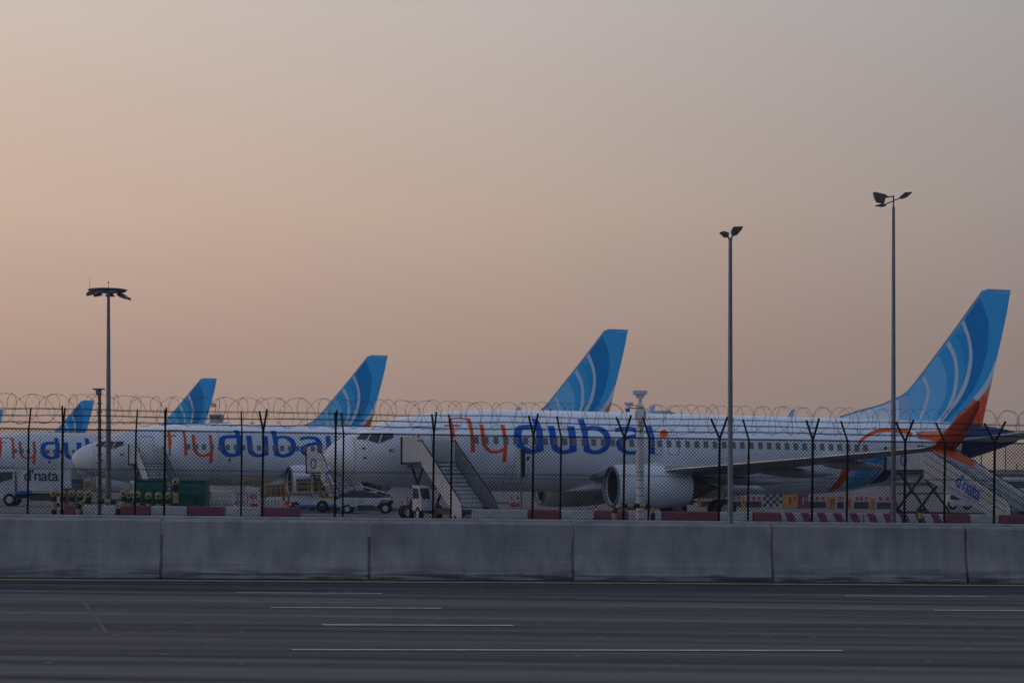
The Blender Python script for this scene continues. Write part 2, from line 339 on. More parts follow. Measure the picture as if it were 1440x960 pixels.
# ------------------------------------------------------------------ the two security fences
def make_fence(d0, cols, ztop, kind, pitch, rw, label):
    root = empty('security_fence', along(0, d0), TH, label=label, cat='fence', group='chain link fences in front of the aircraft')
    root.rotation_euler = (0, math.atan(.012), TH)
    T0, T1 = -12.5, 12.5
    z0 = .95
    m = MB(); t = T0-(ztop-z0)
    while t < T1:
        for s in (1, -1):
            a, c = (t, t+(ztop-z0)); 
            za, zc = (z0, ztop) if s > 0 else (ztop, z0)
            # clip
            lo, hi = max(a, T0), min(c, T1)
            if hi-lo > .05:
                f = lambda q: za+(zc-za)*(q-a)/(c-a)
                n = 4
                for k in range(n):
                    q0 = lo+(hi-lo)*k/n; q1 = lo+(hi-lo)*(k+1)/n
                    m.bar((q0, s*.004, f(q0)), (q1, s*.004, f(q1)), rw)
        t += pitch
    m.build('chain_link_mesh', 'wire', root)
    w = MB()
    for z in (ztop-.01, (ztop+z0)/2+.1, z0+.08): w.tube([(x, .012, z+.004*math.sin(x*2.1)) for x in [T0+i*.5 for i in range(51)]], .0042, 5)
    w.tube([(x, -.01, ztop-.02) for x in (T0, T1)], .0045, 5)
    w.build('tension_wire', 'wire', root)
    for px, la, ra in cols:
        t = t_of(px, d0); p = MB(); r = .023 if kind == 'Y' else .019
        p.bar((0, 0, -.02), (0, 0, ztop), 2*r, 2*r)
        k = d0/F
        if la is not None: p.bar((0, 0, ztop-.02), (la*k-.0, .28, ztop+.45), 2*r*.8, 2*r*.8)
        if ra is not None: p.bar((0, 0, ztop-.02), (ra*k, -.28, ztop+.48), 2*r*.8, 2*r*.8)
        p.build('post', 'post', root, loc=(t, 0, 0))
    side = .9 if kind == 'S' else 1
    for q, (dy, dz) in enumerate([(.12, .14), (.19, .28), (.26, .42)]):
        w = MB()
        pts = [(x, dy, ztop+dz+.012*math.sin(x*1.3+q)+.005*math.sin(x*5+q*2)) for x in [T0+i*.3 for i in range(84)]]
        w.tube(pts, .0042, 5)
        for i in range(0, 200):
            x = T0+.07+i*.125; w.bar((x-.012, dy, ztop+dz-.016+.012*math.sin(x*1.3+q)), (x+.012, dy, ztop+dz+.016+.012*math.sin(x*1.3+q)), .004)
        w.build('barbed_wire', 'wire', root)
        if kind == 'Y':
            w = MB(); w.tube([(x, -dy, z) for x, _, z in pts], .0042, 5); w.build('barbed_wire', 'wire', root)
    if kind == 'S': return root
    random.seed(3)
    for q in range(2):
        w = MB(); pts = []; x = T0-.2; sgn = 1 if q == 0 else -1; ph = q*1.7; Rr = .33
        while x < T1:
            p_ = random.uniform(.36, .62); a_ = random.uniform(.20, .30); rr = Rr*random.uniform(.93, 1.05); dzz = random.uniform(-.02, .02)
            for k in range(22):
                u = k/22; th = 2*math.pi*u+ph
                pts.append((x+p_*u+sgn*a_*math.sin(th), rr*math.sin(th)*.8, ztop+.42+dzz*math.sin(math.pi*u)+rr*math.cos(th)))
            x += p_
        w.tube(pts, .0042, 4)
        for k in range(0, len(pts), 3):
            px_, py_, pz_ = pts[k]; w.box((px_, py_, pz_), (.03, .004, .012), Matrix.Rotation(k, 3, 'Y'))
        w.build('razor_coil', 'razor', root)
    return root
Ysp = [(86, .5, 1), (230, -2, 2.5), (368, -6, 5), (470, -1.5, .5), (608, -2, 2), (748, -5, 4), (876, -9, 6), (1010, -9, 7), (1141, -5, 4), (1271, -9, 6), (1397, -9.5, 9)]
Ssp = [(38, 0, None), (189, 0, None), (338, -2, None), (481, -3.5, None), (633, -3, None), (787, -4, None), (911, -6, None), (1051, -4.5, None), (1190, -5, None), (1327, -8, None)]
make_fence(40.7, Ssp, 2.87, 'S', .080, .0059, 'nearer chain link fence with single bent arm posts and barbed strands')
make_fence(42.3, Ysp, 2.93, 'Y', .085, .0059, 'chain link fence with V shaped post arms holding the razor wire coil')

# ------------------------------------------------------------------ airliner
PSI = R(19.8)
def solve(nose_px, tail_px, atail=38.5):                        # nose position so that nose and fin tip fall on their columns
    ca, sa = math.cos(PSI), math.sin(PSI); kn, kt = (nose_px-720)/F, (tail_px-720)/F
    d = (ca*atail-kt*sa*atail)/(kt-kn)
    return kn*d, d
NX, NY = solve(455, 1420.5); NZ = gz(NX)
TILT = math.atan(.012*math.cos(PSI))
P1M = Matrix.Translation((NX, NY, NZ)) @ Matrix.Rotation(PSI, 4, 'Z') @ Matrix.Rotation(TILT, 4, 'Y')
P1I = P1M.inverted()
ST = [(0, 3.02, 2.98, .02), (.06, 3.2, 2.78, .2), (.2, 3.38, 2.6, .38), (.5, 3.63, 2.33, .66), (1, 3.9, 2.04, .96), (1.6, 4.12, 1.84, 1.2), (2.1, 4.33, 1.73, 1.36), (2.7, 4.62, 1.64, 1.5), (3.8, 4.92, 1.52, 1.68),
      (5.2, 5.14, 1.44, 1.8), (6.6, 5.28, 1.4, 1.86), (8.5, 5.38, 1.38, 1.88), (10.5, 5.42, 1.38, 1.88), (13, 5.42, 1.36, 1.88), (17, 5.42, 1.36, 1.88), (21, 5.42, 1.36, 1.88), (25, 5.42, 1.38, 1.88), (27.5, 5.42, 1.5, 1.86), (29.5, 5.42, 1.78, 1.79),
      (31.5, 5.42, 2.2, 1.64), (33.5, 5.4, 2.72, 1.38), (35.3, 5.33, 3.25, 1.06), (37, 5.2, 3.75, .7), (38.3, 5.02, 4.15, .42), (38.9, 4.85, 4.4, .22), (39.0, 4.75, 4.5, .1)]
def interp(a):
    a = max(0, min(39, a))
    for i in range(len(ST)-1):
        if ST[i][0] <= a <= ST[i+1][0]:
            p0, p1, p2, p3 = ST[max(0, i-1)], ST[i], ST[i+1], ST[min(len(ST)-1, i+2)]
            h = p2[0]-p1[0]; u = (a-p1[0])/h; out = []
            for k in (1, 2, 3):
                m1 = (p2[k]-p0[k])/max(p2[0]-p0[0], 1e-6)*h if i > 0 else (p2[k]-p1[k])*1.4
                m2 = (p3[k]-p1[k])/max(p3[0]-p1[0], 1e-6)*h
                out.append((2*u**3-3*u**2+1)*p1[k]+(u**3-2*u**2+u)*m1+(-2*u**3+3*u**2)*p2[k]+(u**3-u**2)*m2)
            return out
def surf(a, z, off=0):                                          # port side of the fuselage (y negative)
    t, bo, hw = interp(a); zc, hh = (t+bo)/2, (t-bo)/2
    q = max(-.985, min(.985, (z-zc)/hh)); y = hw*math.sqrt(1-q*q); z = zc+q*hh
    nrm = Vector((0, y/hw**2, q*hh/hh**2)).normalized()
    return Vector((a, -(y+off*nrm.y), z+off*nrm.z))
def unproj(px, py, yfun):
    o = P1I @ Vector((0, 0, CZ)); dr = P1I.to_3x3() @ Vector(((px-720)/F, 1, (HZ-py)/F))
    y = yfun(5, 3.4)
    for _ in range(12):
        k = (y-o.y)/dr.y; a = o.x+dr.x*k; z = o.z+dr.z*k; y = yfun(a, z)
    return a, z
fy = lambda a, z: surf(a, z).y
def fint(z): return .24-.014*(z-5)
finy = lambda a, z: -fint(z)
def cr(p, n=5):                                                 # Catmull-Rom through points
    out = []
    for i in range(len(p)-1):
        a, b, c, d = p[max(0, i-1)], p[i], p[i+1], p[min(len(p)-1, i+2)]
        for k in range(n):
            u = k/n; out.append(tuple(.5*((2*b[j])+(-a[j]+c[j])*u+(2*a[j]-5*b[j]+4*c[j]-d[j])*u*u+(-a[j]+3*b[j]-3*c[j]+d[j])*u**3) for j in range(len(b))))
    out.append(tuple(p[-1])); return out
def patch(mb, pairs, crop, mode='body', off=.006, smooth=True, across=3, mi=0):
    ox, oy, s = crop
    rows = [(l[0]/s+ox, l[1]/s+oy, r[0]/s+ox, r[1]/s+oy) for l, r in pairs]
    rows = cr(rows, 4) if smooth and len(rows) > 2 else cr(rows, 4)
    v = []
    for lx, ly, rx, ry in rows:
        for k in range(across+1):
            u = k/across; x, y = lx+(rx-lx)*u, ly+(ry-ly)*u
            if mode == 'body': a, z = unproj(x, y, fy); v.append(surf(a, z, off))
            else: a, z = unproj(x, y, finy); v.append(Vector((a, -fint(z)-off, z)))
    w = across+1
    mb.add(v, [(i*w+k, i*w+k+1, (i+1)*w+k+1, (i+1)*w+k) for i in range(len(rows)-1) for k in range(across)], mi, True)
C6 = (620, 570, 8); C7 = (780, 570, 8); C8 = (1160, 390, 3.84); CT = (1160, 560, 5.143); CN = (440, 580, 6.855)
def az_patch(name, quad, mat, par, off=.01, n=6):                # quad in (a, z) wrapped on the fuselage
    mb = MB(); v = []
    for i in range(n+1):
        for j in range(n+1):
            u, w = i/n, j/n
            a = (quad[0][0]*(1-u)+quad[1][0]*u)*(1-w)+(quad[3][0]*(1-u)+quad[2][0]*u)*w
            z = (quad[0][1]*(1-u)+quad[1][1]*u)*(1-w)+(quad[3][1]*(1-u)+quad[2][1]*u)*w
            v.append(surf(a, z, off))
    k = n+1
    mb.add(v, [(i*k+j, (i+1)*k+j, (i+1)*k+j+1, i*k+j+1) for i in range(n) for j in range(n)], 0, True)
    return mb.build(name, mat, par)
def outline(name, a0, a1, z0, z1, mat, par, w=.03, off=.009):
    mb = MB(); r = .14; pts = []
    for cx, cz, s in ((a1-r, z1-r, 0), (a0+r, z1-r, 90), (a0+r, z0+r, 180), (a1-r, z0+r, 270)):
        for k in range(5): t = R(s+k*22.5); pts.append((cx+r*math.cos(t), cz+r*math.sin(t), math.cos(t), math.sin(t)))
    full = []
    for i, p in enumerate(pts):
        q = pts[(i+1) % len(pts)]
        for k in range(4): u = k/4; full.append(tuple(p[j]+(q[j]-p[j])*u for j in range(4)))
    v = []
    for a, z, nx, nz in full: v += [surf(a, z, off), surf(a-nx*w, z-nz*w, off)]
    n = len(full); mb.add(v, [(2*i, 2*i+1, (2*i+3) % (2*n), (2*i+2) % (2*n)) for i in range(n)])
    return mb.build(name, mat, par)
def wing_mesh(secs, side, thick=.12):                            # secs: (y, aLE, chord, z, t/c)
    mb = MB(); prof = [(0, 0), (.02, .35), (.1, .75), (.3, 1), (.6, .72), (.85, .3), (1, .04), (1, -.04), (.85, -.12), (.6, -.35), (.3, -.62), (.1, -.5), (.02, -.25)]
    v = [(a+x*c, side*y, z+h*tc*c/2) for y, a, c, z, tc in secs for x, h in prof]; n = len(prof)
    mb.add(v, [(k*n+i, k*n+(i+1) % n, (k+1)*n+(i+1) % n, (k+1)*n+i) for k in range(len(secs)-1) for i in range(n)], 0, True)
    mb.add(v, [tuple(range(n)), tuple(range((len(secs)-1)*n, len(secs)*n))]); return mb
def make_airliner():
    root = empty('airliner', (0, 0, 0))
    # body
    def body(a0, a1, mat, name):
        mb = MB(); n = 56; al = []; a = a0
        if a0 == 0: al = [0, .02, .05, .1, .18, .3, .45, .65, .85, 1.1, 1.4, 1.7, 2, 2.3, 2.6, 3, 3.5]; a = 4
        while a < a1-.01: al.append(a); a += .6
        al.append(a1); v = []
        for q in al:
            t, bo, hw = interp(q)
            for i in range(n):
                th = 2*math.pi*i/n; v.append((q, hw*math.cos(th), (t+bo)/2+(t-bo)/2*math.sin(th)))
        mb.add(v, [(k*n+i, k*n+(i+1) % n, (k+1)*n+(i+1) % n, (k+1)*n+i) for k in range(len(al)-1) for i in range(n)], 0, True)
        if a1 > 38: mb.add(v[-n:], [tuple(range(n))])
        return mb.build(name, mat, root)
    body(0, 34.6, 'white', 'fuselage'); body(34.6, 39, 'navy', 'tail_cone')
    # belly fairing
    mb = MB(); pr = [(12.0, 1.5, .5, .05), (13.2, 1.7, 1.35, .35), (15, 1.9, 1.85, .62), (18, 1.95, 2.0, .72), (20.5, 1.9, 1.9, .66), (22.3, 1.8, 1.35, .38), (23.6, 1.6, .5, .08)]; pr = cr(pr, 4); n = 28; v = []
    for a, zc, hw, hh in pr:
        for i in range(n): t = 2*math.pi*i/n; v.append((a, hw*math.cos(t), zc-.1+hh*math.sin(t)))
    mb.add(v, [(k*n+i, k*n+(i+1) % n, (k+1)*n+(i+1) % n, (k+1)*n+i) for k in range(len(pr)-1) for i in range(n)], 0, True)
    mb.build('belly_fairing', 'white', root)
    # thin seams of the body
    mb = MB()
    for z in (2.02,):
        v = []; 
        for i in range(60): a = 6+i*.36; v += [surf(a, z-.012, .006), surf(a, z+.012, .006)]
        mb.add(v, [(2*i, 2*i+2, 2*i+3, 2*i+1) for i in range(59)])
    for a in (1.25, 5.9, 9.0, 27.0):
        v = []
        for i in range(30): z = 1.7+i*.115; v += [surf(a-.01, z, .005), surf(a+.01, z, .005)]
        mb.add(v, [(2*i, 2*i+2, 2*i+3, 2*i+1) for i in range(29)])
    mb.build('skin_seam', 'grey', root)
    # cockpit windows
    for q in ([((412, 256), (470, 198)), ((515, 264), (556, 198))], [((528, 266), (568, 198)), ((628, 297), (662, 198))], [((642, 297), (676, 198)), ((700, 272), (724, 198)), ((774, 242), (774, 199))]):
        wq = MB(); patch(wq, q, CN, off=.014, across=5, smooth=False); wq.build('cockpit_window', 'glass', root)
    # doors, exits
    outline('passenger_door', 3.95, 4.85, 2.62, 4.45, 'blueplastic', root, .035)
    for a in (16.15, 17.1): outline('overwing_exit', a, a+.62, 3.28, 4.28, 'grey', root)
    outline('passenger_door', 31.1, 31.9, 2.7, 4.5, 'blueplastic', root, .035)
    outline('cargo_door', 8.6, 9.8, 1.75, 2.6, 'grey', root, .02)
    # cabin windows: all on the constant section, so they share one mesh
    wm = az_patch('cabin_window', [(-.13+12, 3.66), (.13+12, 3.66), (.13+12, 4.0), (-.13+12, 4.0)], 'shade', root, .014, 3)
    me = wm.data
    for vt in me.vertices: vt.co.x -= 12
    i = 0; a = 7.0
    while a < 28.4:
        o = wm if i == 0 else wm.copy()
        if i: COL.objects.link(o)
        o.location = (a, 0, 0); i += 1; a += .508
    # lettering fly
    f = MB()
    patch(f, [((118, 522), (140, 522)), ((118, 430), (142, 430)), ((108, 360), (158, 355)), ((100, 280), (150, 275)), ((88, 210), (132, 205)), ((85, 150), (118, 165))], C6)
    patch(f, [((92, 143), (112, 165)), ((150, 136), (150, 153)), ((220, 136), (220, 151)), ((285, 142), (280, 160)), ((325, 148), (292, 166))], C6)
    patch(f, [((290, 160), (328, 148)), ((315, 240), (355, 240)), ((328, 310), (368, 310)), ((332, 370), (373, 370)), ((338, 450), (382, 440)), ((340, 522), (385, 522))], C6)
    patch(f, [((32, 218), (32, 236)), ((120, 216), (120, 235)), ((215, 215), (215, 234))], C6, off=.009)
    f.build('lettering_fl', 'orange', root)
    f = MB()
    patch(f, [((430, 212), (478, 212)), ((442, 280), (488, 280)), ((452, 350), (497, 350)), ((458, 410), (500, 405)), ((480, 470), (520, 450)), ((540, 526), (560, 498)), ((600, 538), (600, 506)), ((660, 530), (652, 500)), ((720, 505), (700, 472))], C6)
    patch(f, [((665, 215), (715, 215)), ((685, 280), (728, 280)), ((695, 350), (740, 350)), ((703, 420), (746, 420)), ((705, 500), (746, 500)), ((695, 560), (742, 560)), ((688, 634), (731, 634))], C6, off=.009)
    f.build('lettering_y', 'orange', root)
    f = MB()
    patch(f, [((1010, 145), (1082, 145)), ((1045, 200), (1112, 200)), ((1065, 260), (1138, 260)), ((1072, 330), (1148, 320)), ((1072, 400), (1150, 400)), ((1062, 460), (1155, 465)), ((1060, 500), (1158, 512))], C6, off=.009)
    patch(f, [((1080, 215), (1080, 265)), ((980, 215), (985, 268)), ((900, 222), (928, 272)), ((842, 250), (912, 300)), ((820, 310), (907, 345)), ((828, 385), (917, 390)), ((845, 440), (932, 438)), ((885, 503), (962, 470)), ((955, 540), (1005, 488)), ((1050, 541), (1050, 490)), ((1155, 512), (1125, 455))], C6)
    f.build('lettering_d', 'letterblue', root)
    f = MB(); K = 1280
    patch(f, [((1195-K, 228), (1275-K, 228)), ((1215-K, 300), (1290-K, 300)), ((1225-K, 370), (1300-K, 370)), ((1232-K, 430), (1305-K, 425)), ((1252-K, 490), (1328-K, 465)), ((1310-K, 533), (1362-K, 494)), ((100, 546), (100, 500)), ((170, 537), (155, 490)), ((248, 515), (225, 455))], C7)
    patch(f, [((135, 232), (220, 232)), ((150, 300), (235, 300)), ((163, 370), (241, 370)), ((166, 440), (245, 445)), ((160, 495), (250, 515))], C7, off=.009)
    f.build('lettering_u', 'letterblue', root)
    f = MB()
    patch(f, [((252, 155), (325, 155)), ((280, 220), (350, 215)), ((300, 290), (370, 280)), ((315, 360), (376, 350)), ((320, 430), (385, 420)), ((325, 516), (400, 480))], C7, off=.009)
    patch(f, [((345, 240), (368, 285)), ((400, 230), (410, 268)), ((470, 230), (462, 268)), ((545, 248), (505, 295)), ((603, 295), (545, 335)), ((633, 375), (560, 380)), ((626, 440), (555, 438)), ((590, 500), (525, 478)), ((520, 542), (480, 498)), ((430, 549), (430, 502)), ((326, 518), (385, 468))], C7)
    f.build('lettering_b', 'letterblue', root)
    f = MB()
    patch(f, [((675, 255), (685, 303)), ((740, 241), (742, 284)), ((820, 236), (820, 280)), ((900, 246), (880, 292)), ((960, 285), (905, 318)), ((995, 350), (925, 352)), ((1000, 430), (928, 430)), ((1000, 515), (930, 545))], C7)
    patch(f, [((925, 318), (925, 362)), ((850, 330), (862, 374)), ((770, 352), (815, 385)), ((700, 395), (782, 412)), ((690, 440), (776, 442)), ((722, 500), (792, 482)), ((800, 546), (822, 505)), ((880, 552), (880, 512)), ((935, 540), (925, 498))], C7, off=.009)
    f.build('lettering_a', 'letterblue', root)
    f = MB()
    patch(f, [((1025, 232), (1090, 232)), ((1042, 300), (1110, 300)), ((1055, 380), (1124, 380)), ((1060, 545), (1128, 545))], C7)
    f.build('lettering_i', 'letterblue', root)
    f = MB(); v = [surf(*unproj(780+1228/8, 570+315/8, fy), .01)]
    for k in range(20): t = 2*math.pi*k/20; v.append(surf(*unproj(780+(1228+47*math.cos(t))/8, 570+(315+41*math.sin(t))/8, fy), .01))
    f.add(v, [(0, 1+k, 1+(k+1) % 20) for k in range(20)]); f.build('lettering_dot', 'orange', root)
    # little flag beside the door
    f = MB(); patch(f, [((735, 350), (735, 378)), ((750, 350), (750, 378))], CN, off=.01, mi=0)
    patch(f, [((750, 350), (750, 359)), ((785, 350), (785, 359))], CN, off=.01, mi=1); patch(f, [((750, 369), (750, 378)), ((785, 369), (785, 378))], CN, off=.01, mi=2)
    f.build('flag_marking', ['red', 'green', 'black'], root)
    # swooshes on the aft body
    f = MB()
    patch(f, [((238, 352), (246, 356)), ((250, 303), (265, 318)), ((290, 266), (300, 286)), ((350, 233), (360, 256)), ((420, 215), (425, 243)), ((500, 212), (500, 246)), ((560, 218), (560, 250)), ((600, 222), (600, 262))], CT)
    patch(f, [((238, 352), (248, 352)), ((205, 395), (226, 392)), ((150, 425), (207, 425)), ((125, 520), (187, 500)), ((90, 590), (150, 590)), ((20, 672), (95, 650))], CT)
    f.build('orange_swoosh', 'orange', root)
    f = MB()
    patch(f, [((660, 240), (665, 268)), ((720, 236), (720, 268)), ((800, 235), (800, 268)), ((880, 230), (880, 266))], CT, mi=0)
    patch(f, [((662, 266), (672, 292)), ((720, 266), (725, 296)), ((800, 266), (800, 310)), ((880, 264), (880, 322))], CT, mi=1)
    f.build('orange_band', ['lorange', 'orange'], root)
    f = MB()
    patch(f, [((215, 425), (270, 425)), ((185, 520), (245, 510)), ((165, 590), (200, 590)), ((140, 650), (165, 655))], CT, mi=0)
    patch(f, [((270, 425), (350, 425)), ((245, 510), (330, 500)), ((200, 590), (275, 590)), ((165, 650), (215, 645))], CT, mi=1)
    patch(f, [((350, 425), (440, 400)), ((330, 500), (430, 480)), ((278, 590), (370, 560)), ((220, 645), (300, 625))], CT, mi=2)
    patch(f, [((455, 400), (560, 390)), ((440, 485), (520, 480)), ((380, 565), (470, 560)), ((310, 622), (420, 602))], CT, mi=3)
    patch(f, [((310, 590), (316, 592)), ((380, 510), (390, 514)), ((430, 440), (442, 444))], CT, mi=4, off=.01, across=1)
    patch(f, [((280, 600), (285, 602)), ((340, 530), (348, 534)), ((400, 450), (410, 454))], CT, mi=4, off=.01, across=1)
    f.build('blue_livery_bands', ['paleblue', 'mblue', 'blue', 'navy', 'arc'], root)
    # small blue marks by the rear door
    f = MB(); patch(f, [((600, 265), (622, 280)), ((618, 240), (636, 252))], CT, off=.01); f.build('door_marking', 'orange', root)
    # fin
    le = [(100, 752), (200, 722), (300, 695), (385, 660), (450, 625), (500, 570), (560, 490), (630, 395), (700, 300), (760, 216), (815, 138), (862, 72)]
    te = [(1003, 68), (985, 180), (960, 300), (928, 440), (895, 590), (870, 700), (850, 800)]
    def az8(p): return unproj(p[0]/3.84+1160, p[1]/3.84+390, finy)
    ol = [az8(p) for p in cr(le, 3)]+[az8((880, 62))]+[az8(p) for p in te]+[(az8((850, 800))[0], 4.9), (az8((700, 800))[0], 4.9), (az8((300, 700))[0], 5.0), (az8((100, 752))[0], 5.3)]
    mb = MB(); n = len(ol)
    v = [(a, -fint(z), z) for a, z in ol]+[(a, fint(z), z) for a, z in ol]
    mb.add(v, [tuple(range(n)), tuple(range(n, 2*n))[::-1]]+[(i, i+n, (i+1) % n+n, (i+1) % n) for i in range(n)])
    fin = mb.build('tail_fin', 'mblue', root)
    LEc = cr(le, 3)
    def lex(y):
        for (x0, y0), (x1, y1) in zip(LEc, LEc[1:]):
            if y1 <= y <= y0: return x0+(x1-x0)*(y-y0)/(y1-y0 or 1)
        return LEc[-1][0] if y < LEc[-1][1] else LEc[0][0]
    A = [((735, 248), (752, 232)), ((765, 320), (781, 315)), ((778, 400), (796, 400)), ((772, 480), (791, 485)), ((748, 570), (768, 580)), ((706, 655), (722, 668)), ((650, 730), (660, 745)), ((612, 785), (625, 798))]
    B = [((655, 362), (672, 340)), ((690, 430), (708, 425)), ((701, 500), (719, 500)), ((698, 570), (717, 575)), ((680, 650), (697, 660)), ((640, 730), (655, 742)), ((600, 775), (608, 788))]
    C = [((522, 548), (536, 528)), ((545, 590), (560, 585)), ((546, 640), (563, 640)), ((530, 700), (546, 705)), ((507, 760), (521, 765)), ((512, 795), (528, 795))]
    E = [(838, 112), (878, 220), (883, 320), (871, 420), (842, 520), (792, 620), (722, 705), (640, 798)]
    def smp(c, y):
        c = cr(c, 6)
        for (x0, y0), (x1, y1) in zip(c, c[1:]):
            if y0 <= y <= y1: return x0+(x1-x0)*(y-y0)/(y1-y0 or 1)
        return c[0][0] if y < c[0][1] else c[-1][0]
    def zone(lf, rf, y0, y1, mat, nm, off):
        f = MB(); rows = []
        for i in range(25):
            y = y0+(y1-y0)*i/24; l, r = lf(y), rf(y)
            if r > l+1: rows.append(((l, y), (r, y)))
        ox, oy, s = C8; v = []
        for l, r in rows:
            for k in range(4):
                u = k/3; a, z = unproj((l[0]+(r[0]-l[0])*u)/s+ox, l[1]/s+oy, finy); v.append((a, -fint(z)-off, z))
        f.add(v, [(i*4+k, i*4+k+1, (i+1)*4+k+1, (i+1)*4+k) for i in range(len(rows)-1) for k in range(3)]); f.build(nm, mat, fin)
    Ar = [r for l, r in A]; Al = [l for l, r in A]; Br = [r for l, r in B]; Bl = [l for l, r in B]; Cr_ = [r for l, r in C]; Cl = [l for l, r in C]
    lg = lambda y: lex(y)+1
    zone(lambda y: smp(Ar, y) if y > 232 else lg(y), lambda y: smp(E, y), 114, 790, 'deep', 'fin_livery_band', .003)
    midc = [(700, 305), (738, 380), (752, 460), (748, 540), (722, 640), (670, 725), (615, 780)]
    zone(lambda y: smp(Br, y) if y > 340 else lg(y), lambda y: smp(midc, y) if y > 305 else smp(Al, y), 250, 780, 'mblue', 'fin_livery_band', .003)
    zone(lambda y: smp(midc, y), lambda y: smp(Al, y), 305, 780, 'blue', 'fin_livery_band', .005)
    midb = [(610, 420), (650, 500), (660, 580), (645, 660), (600, 750), (580, 790)]
    zone(lambda y: smp(Cr_, y) if y > 528 else lg(y), lambda y: smp(midb, y), 425, 792, 'ltblue', 'fin_livery_band', .003)
    zone(lambda y: smp(midb, y) if y > 420 else lg(y), lambda y: smp(Bl, y), 365, 780, 'mblue', 'fin_livery_band', .005)
    zone(lambda y: max(lg(y), 455 if y < 700 else 470), lambda y: smp(Cl, y), 550, 795, 'ltblue', 'fin_livery_band', .003)
    zone(lambda y: max(lg(y), 400), lambda y: 455 if y < 700 else 470, 640, 795, 'paleblue', 'fin_livery_band', .004)
    zone(lambda y: lg(y), lambda y: 400, 660, 770, 'white', 'fin_livery_band', .004)
    for S in (A, B, C):
        f = MB(); patch(f, S, C8, 'fin', .009); f.build('fin_pale_arc', 'arc', fin)
    f = MB(); patch(f, [((916, 455), (924, 455)), ((886, 530), (905, 535)), ((850, 590), (872, 606)), ((800, 650), (820, 668))], C8, 'fin', .009); f.build('fin_pale_arc', 'arc', fin)
    f = MB(); patch(f, [((918, 476), (919, 480)), ((890, 560), (900, 562)), ((840, 625), (880, 650)), ((760, 700), (868, 700)), ((700, 760), (856, 760)), ((680, 798), (849, 798))], C8, 'fin', .006, mi=0)
    patch(f, [((845, 640), (880, 640)), ((830, 700), (868, 700)), ((780, 760), (856, 760)), ((750, 798), (849, 798))], C8, 'fin', .008, mi=1)
    f.build('fin_orange_panel', ['lorange', 'orange'], fin)
    f = MB(); f.box((az8((965, 85))[0], -fint(12), az8((965, 85))[1]), (1.0, .03, .04)); f.build('static_wick_rail', 'offwhite', fin)
    f = MB(); f.tube([(a-.01, 0, z) for a, z in ol[:len(LEc)]], .07, 8); f.build('fin_leading_edge', 'wing', fin)
    # wings
    W = [(0, 12.2, 8.6, 2.05, .13), (1.9, 13.3, 7.4, 2.15, .13), (6.0, 15.6, 4.9, 2.52, .12), (12, 19.2, 3.0, 3.02, .11), (17.0, 22.3, 1.5, 3.46, .10)]
    for sd in (-1, 1):
        w = wing_mesh(W, sd).build('wing', 'wing', root)
        # bright leading edge
        mb = MB(); mb.tube([(a-.015, sd*y, z) for y, a, c, z, t in W[1:]], .045, 8); mb.build('leading_edge', 'metal', w)
        for y, a0, l in ((4.0, 17.5, 5.0), (8.4, 18.6, 4.2), (12.2, 19.9, 3.3)):
            z = 2.15+(y-1.9)*.087; mb = MB()
            pr = [(0, .01), (.1, .11), (.25, .17), (.5, .2), (.75, .15), (.92, .07), (1, .01)]
            vv = []; nn = 14
            for u, r in cr(pr, 3):
                for i in range(nn): t = 2*math.pi*i/nn; vv.append((a0+u*l, sd*y+r*math.cos(t)*.8, z-.25-.12*u+r*1.15*math.sin(t)))
            rr = len(vv)//nn; mb.add(vv, [(k*nn+i, k*nn+(i+1) % nn, (k+1)*nn+(i+1) % nn, (k+1)*nn+i) for k in range(rr-1) for i in range(nn)], 0, True)
            mb.build('flap_fairing', 'wing', w)
        def blade(secs, mat):
            mb = MB(); v = []; pf = [(0, 0), (.1, .6), (.4, 1), (1, .05), (.4, -.5), (.1, -.4)]
            for y, a, c, z, th in secs:
                for x, h in pf: v.append((a+x*c, sd*(y+h*.04), z))
            n = 6; mb.add(v, [(k*n+i, k*n+(i+1) % n, (k+1)*n+(i+1) % n, (k+1)*n+i) for k in range(len(secs)-1) for i in range(n)], 0, True)
            mb.add(v, [tuple(range(n)), tuple(range((len(secs)-1)*n, len(secs)*n))]); return mb.build('winglet', mat, w)
        blade([(16.95, 22.3, 1.5, 3.42, 0), (17.3, 22.6, 1.25, 3.6, 0), (17.5, 22.8, 1.2, 4.0, 0), (17.65, 23.3, .95, 4.6, 0), (17.8, 23.95, .52, 5.2, 0), (17.85, 24.3, .16, 5.5, 0)], 'dorange')
        blade([(16.95, 22.4, 1.35, 3.46, 0), (17.4, 22.9, 1.0, 3.2, 0), (17.8, 23.5, .65, 2.9, 0), (18.0, 24.0, .25, 2.7, 0)], 'orange')
        # tailplane
        wing_mesh([(.2, 33.9, 3.6, 4.25, .1), (1, 34.4, 3.3, 4.35, .1), (7.2, 38.6, 1.2, 5.1, .09)], sd).build('tailplane', 'wing', root)
        # engine
        y = sd*4.83; zc = 1.66
        e = MB(); e.lathe([(12.95, .84), (12.8, .88), (12.74, .93), (12.78, .975), (12.95, 1.03), (13.4, 1.08), (14, 1.09), (15, 1.06), (16, .96), (16.7, .86)], 'x', (0, y, zc), 40)
        n = 40; v = []; 
        for i in range(n):
            t = 2*math.pi*i/n; v.append((16.7, y+.86*math.cos(t), zc+.86*math.sin(t)))
        e.build('engine_cowl', 'white', root); eng = root.children[-1]
        ch = MB()
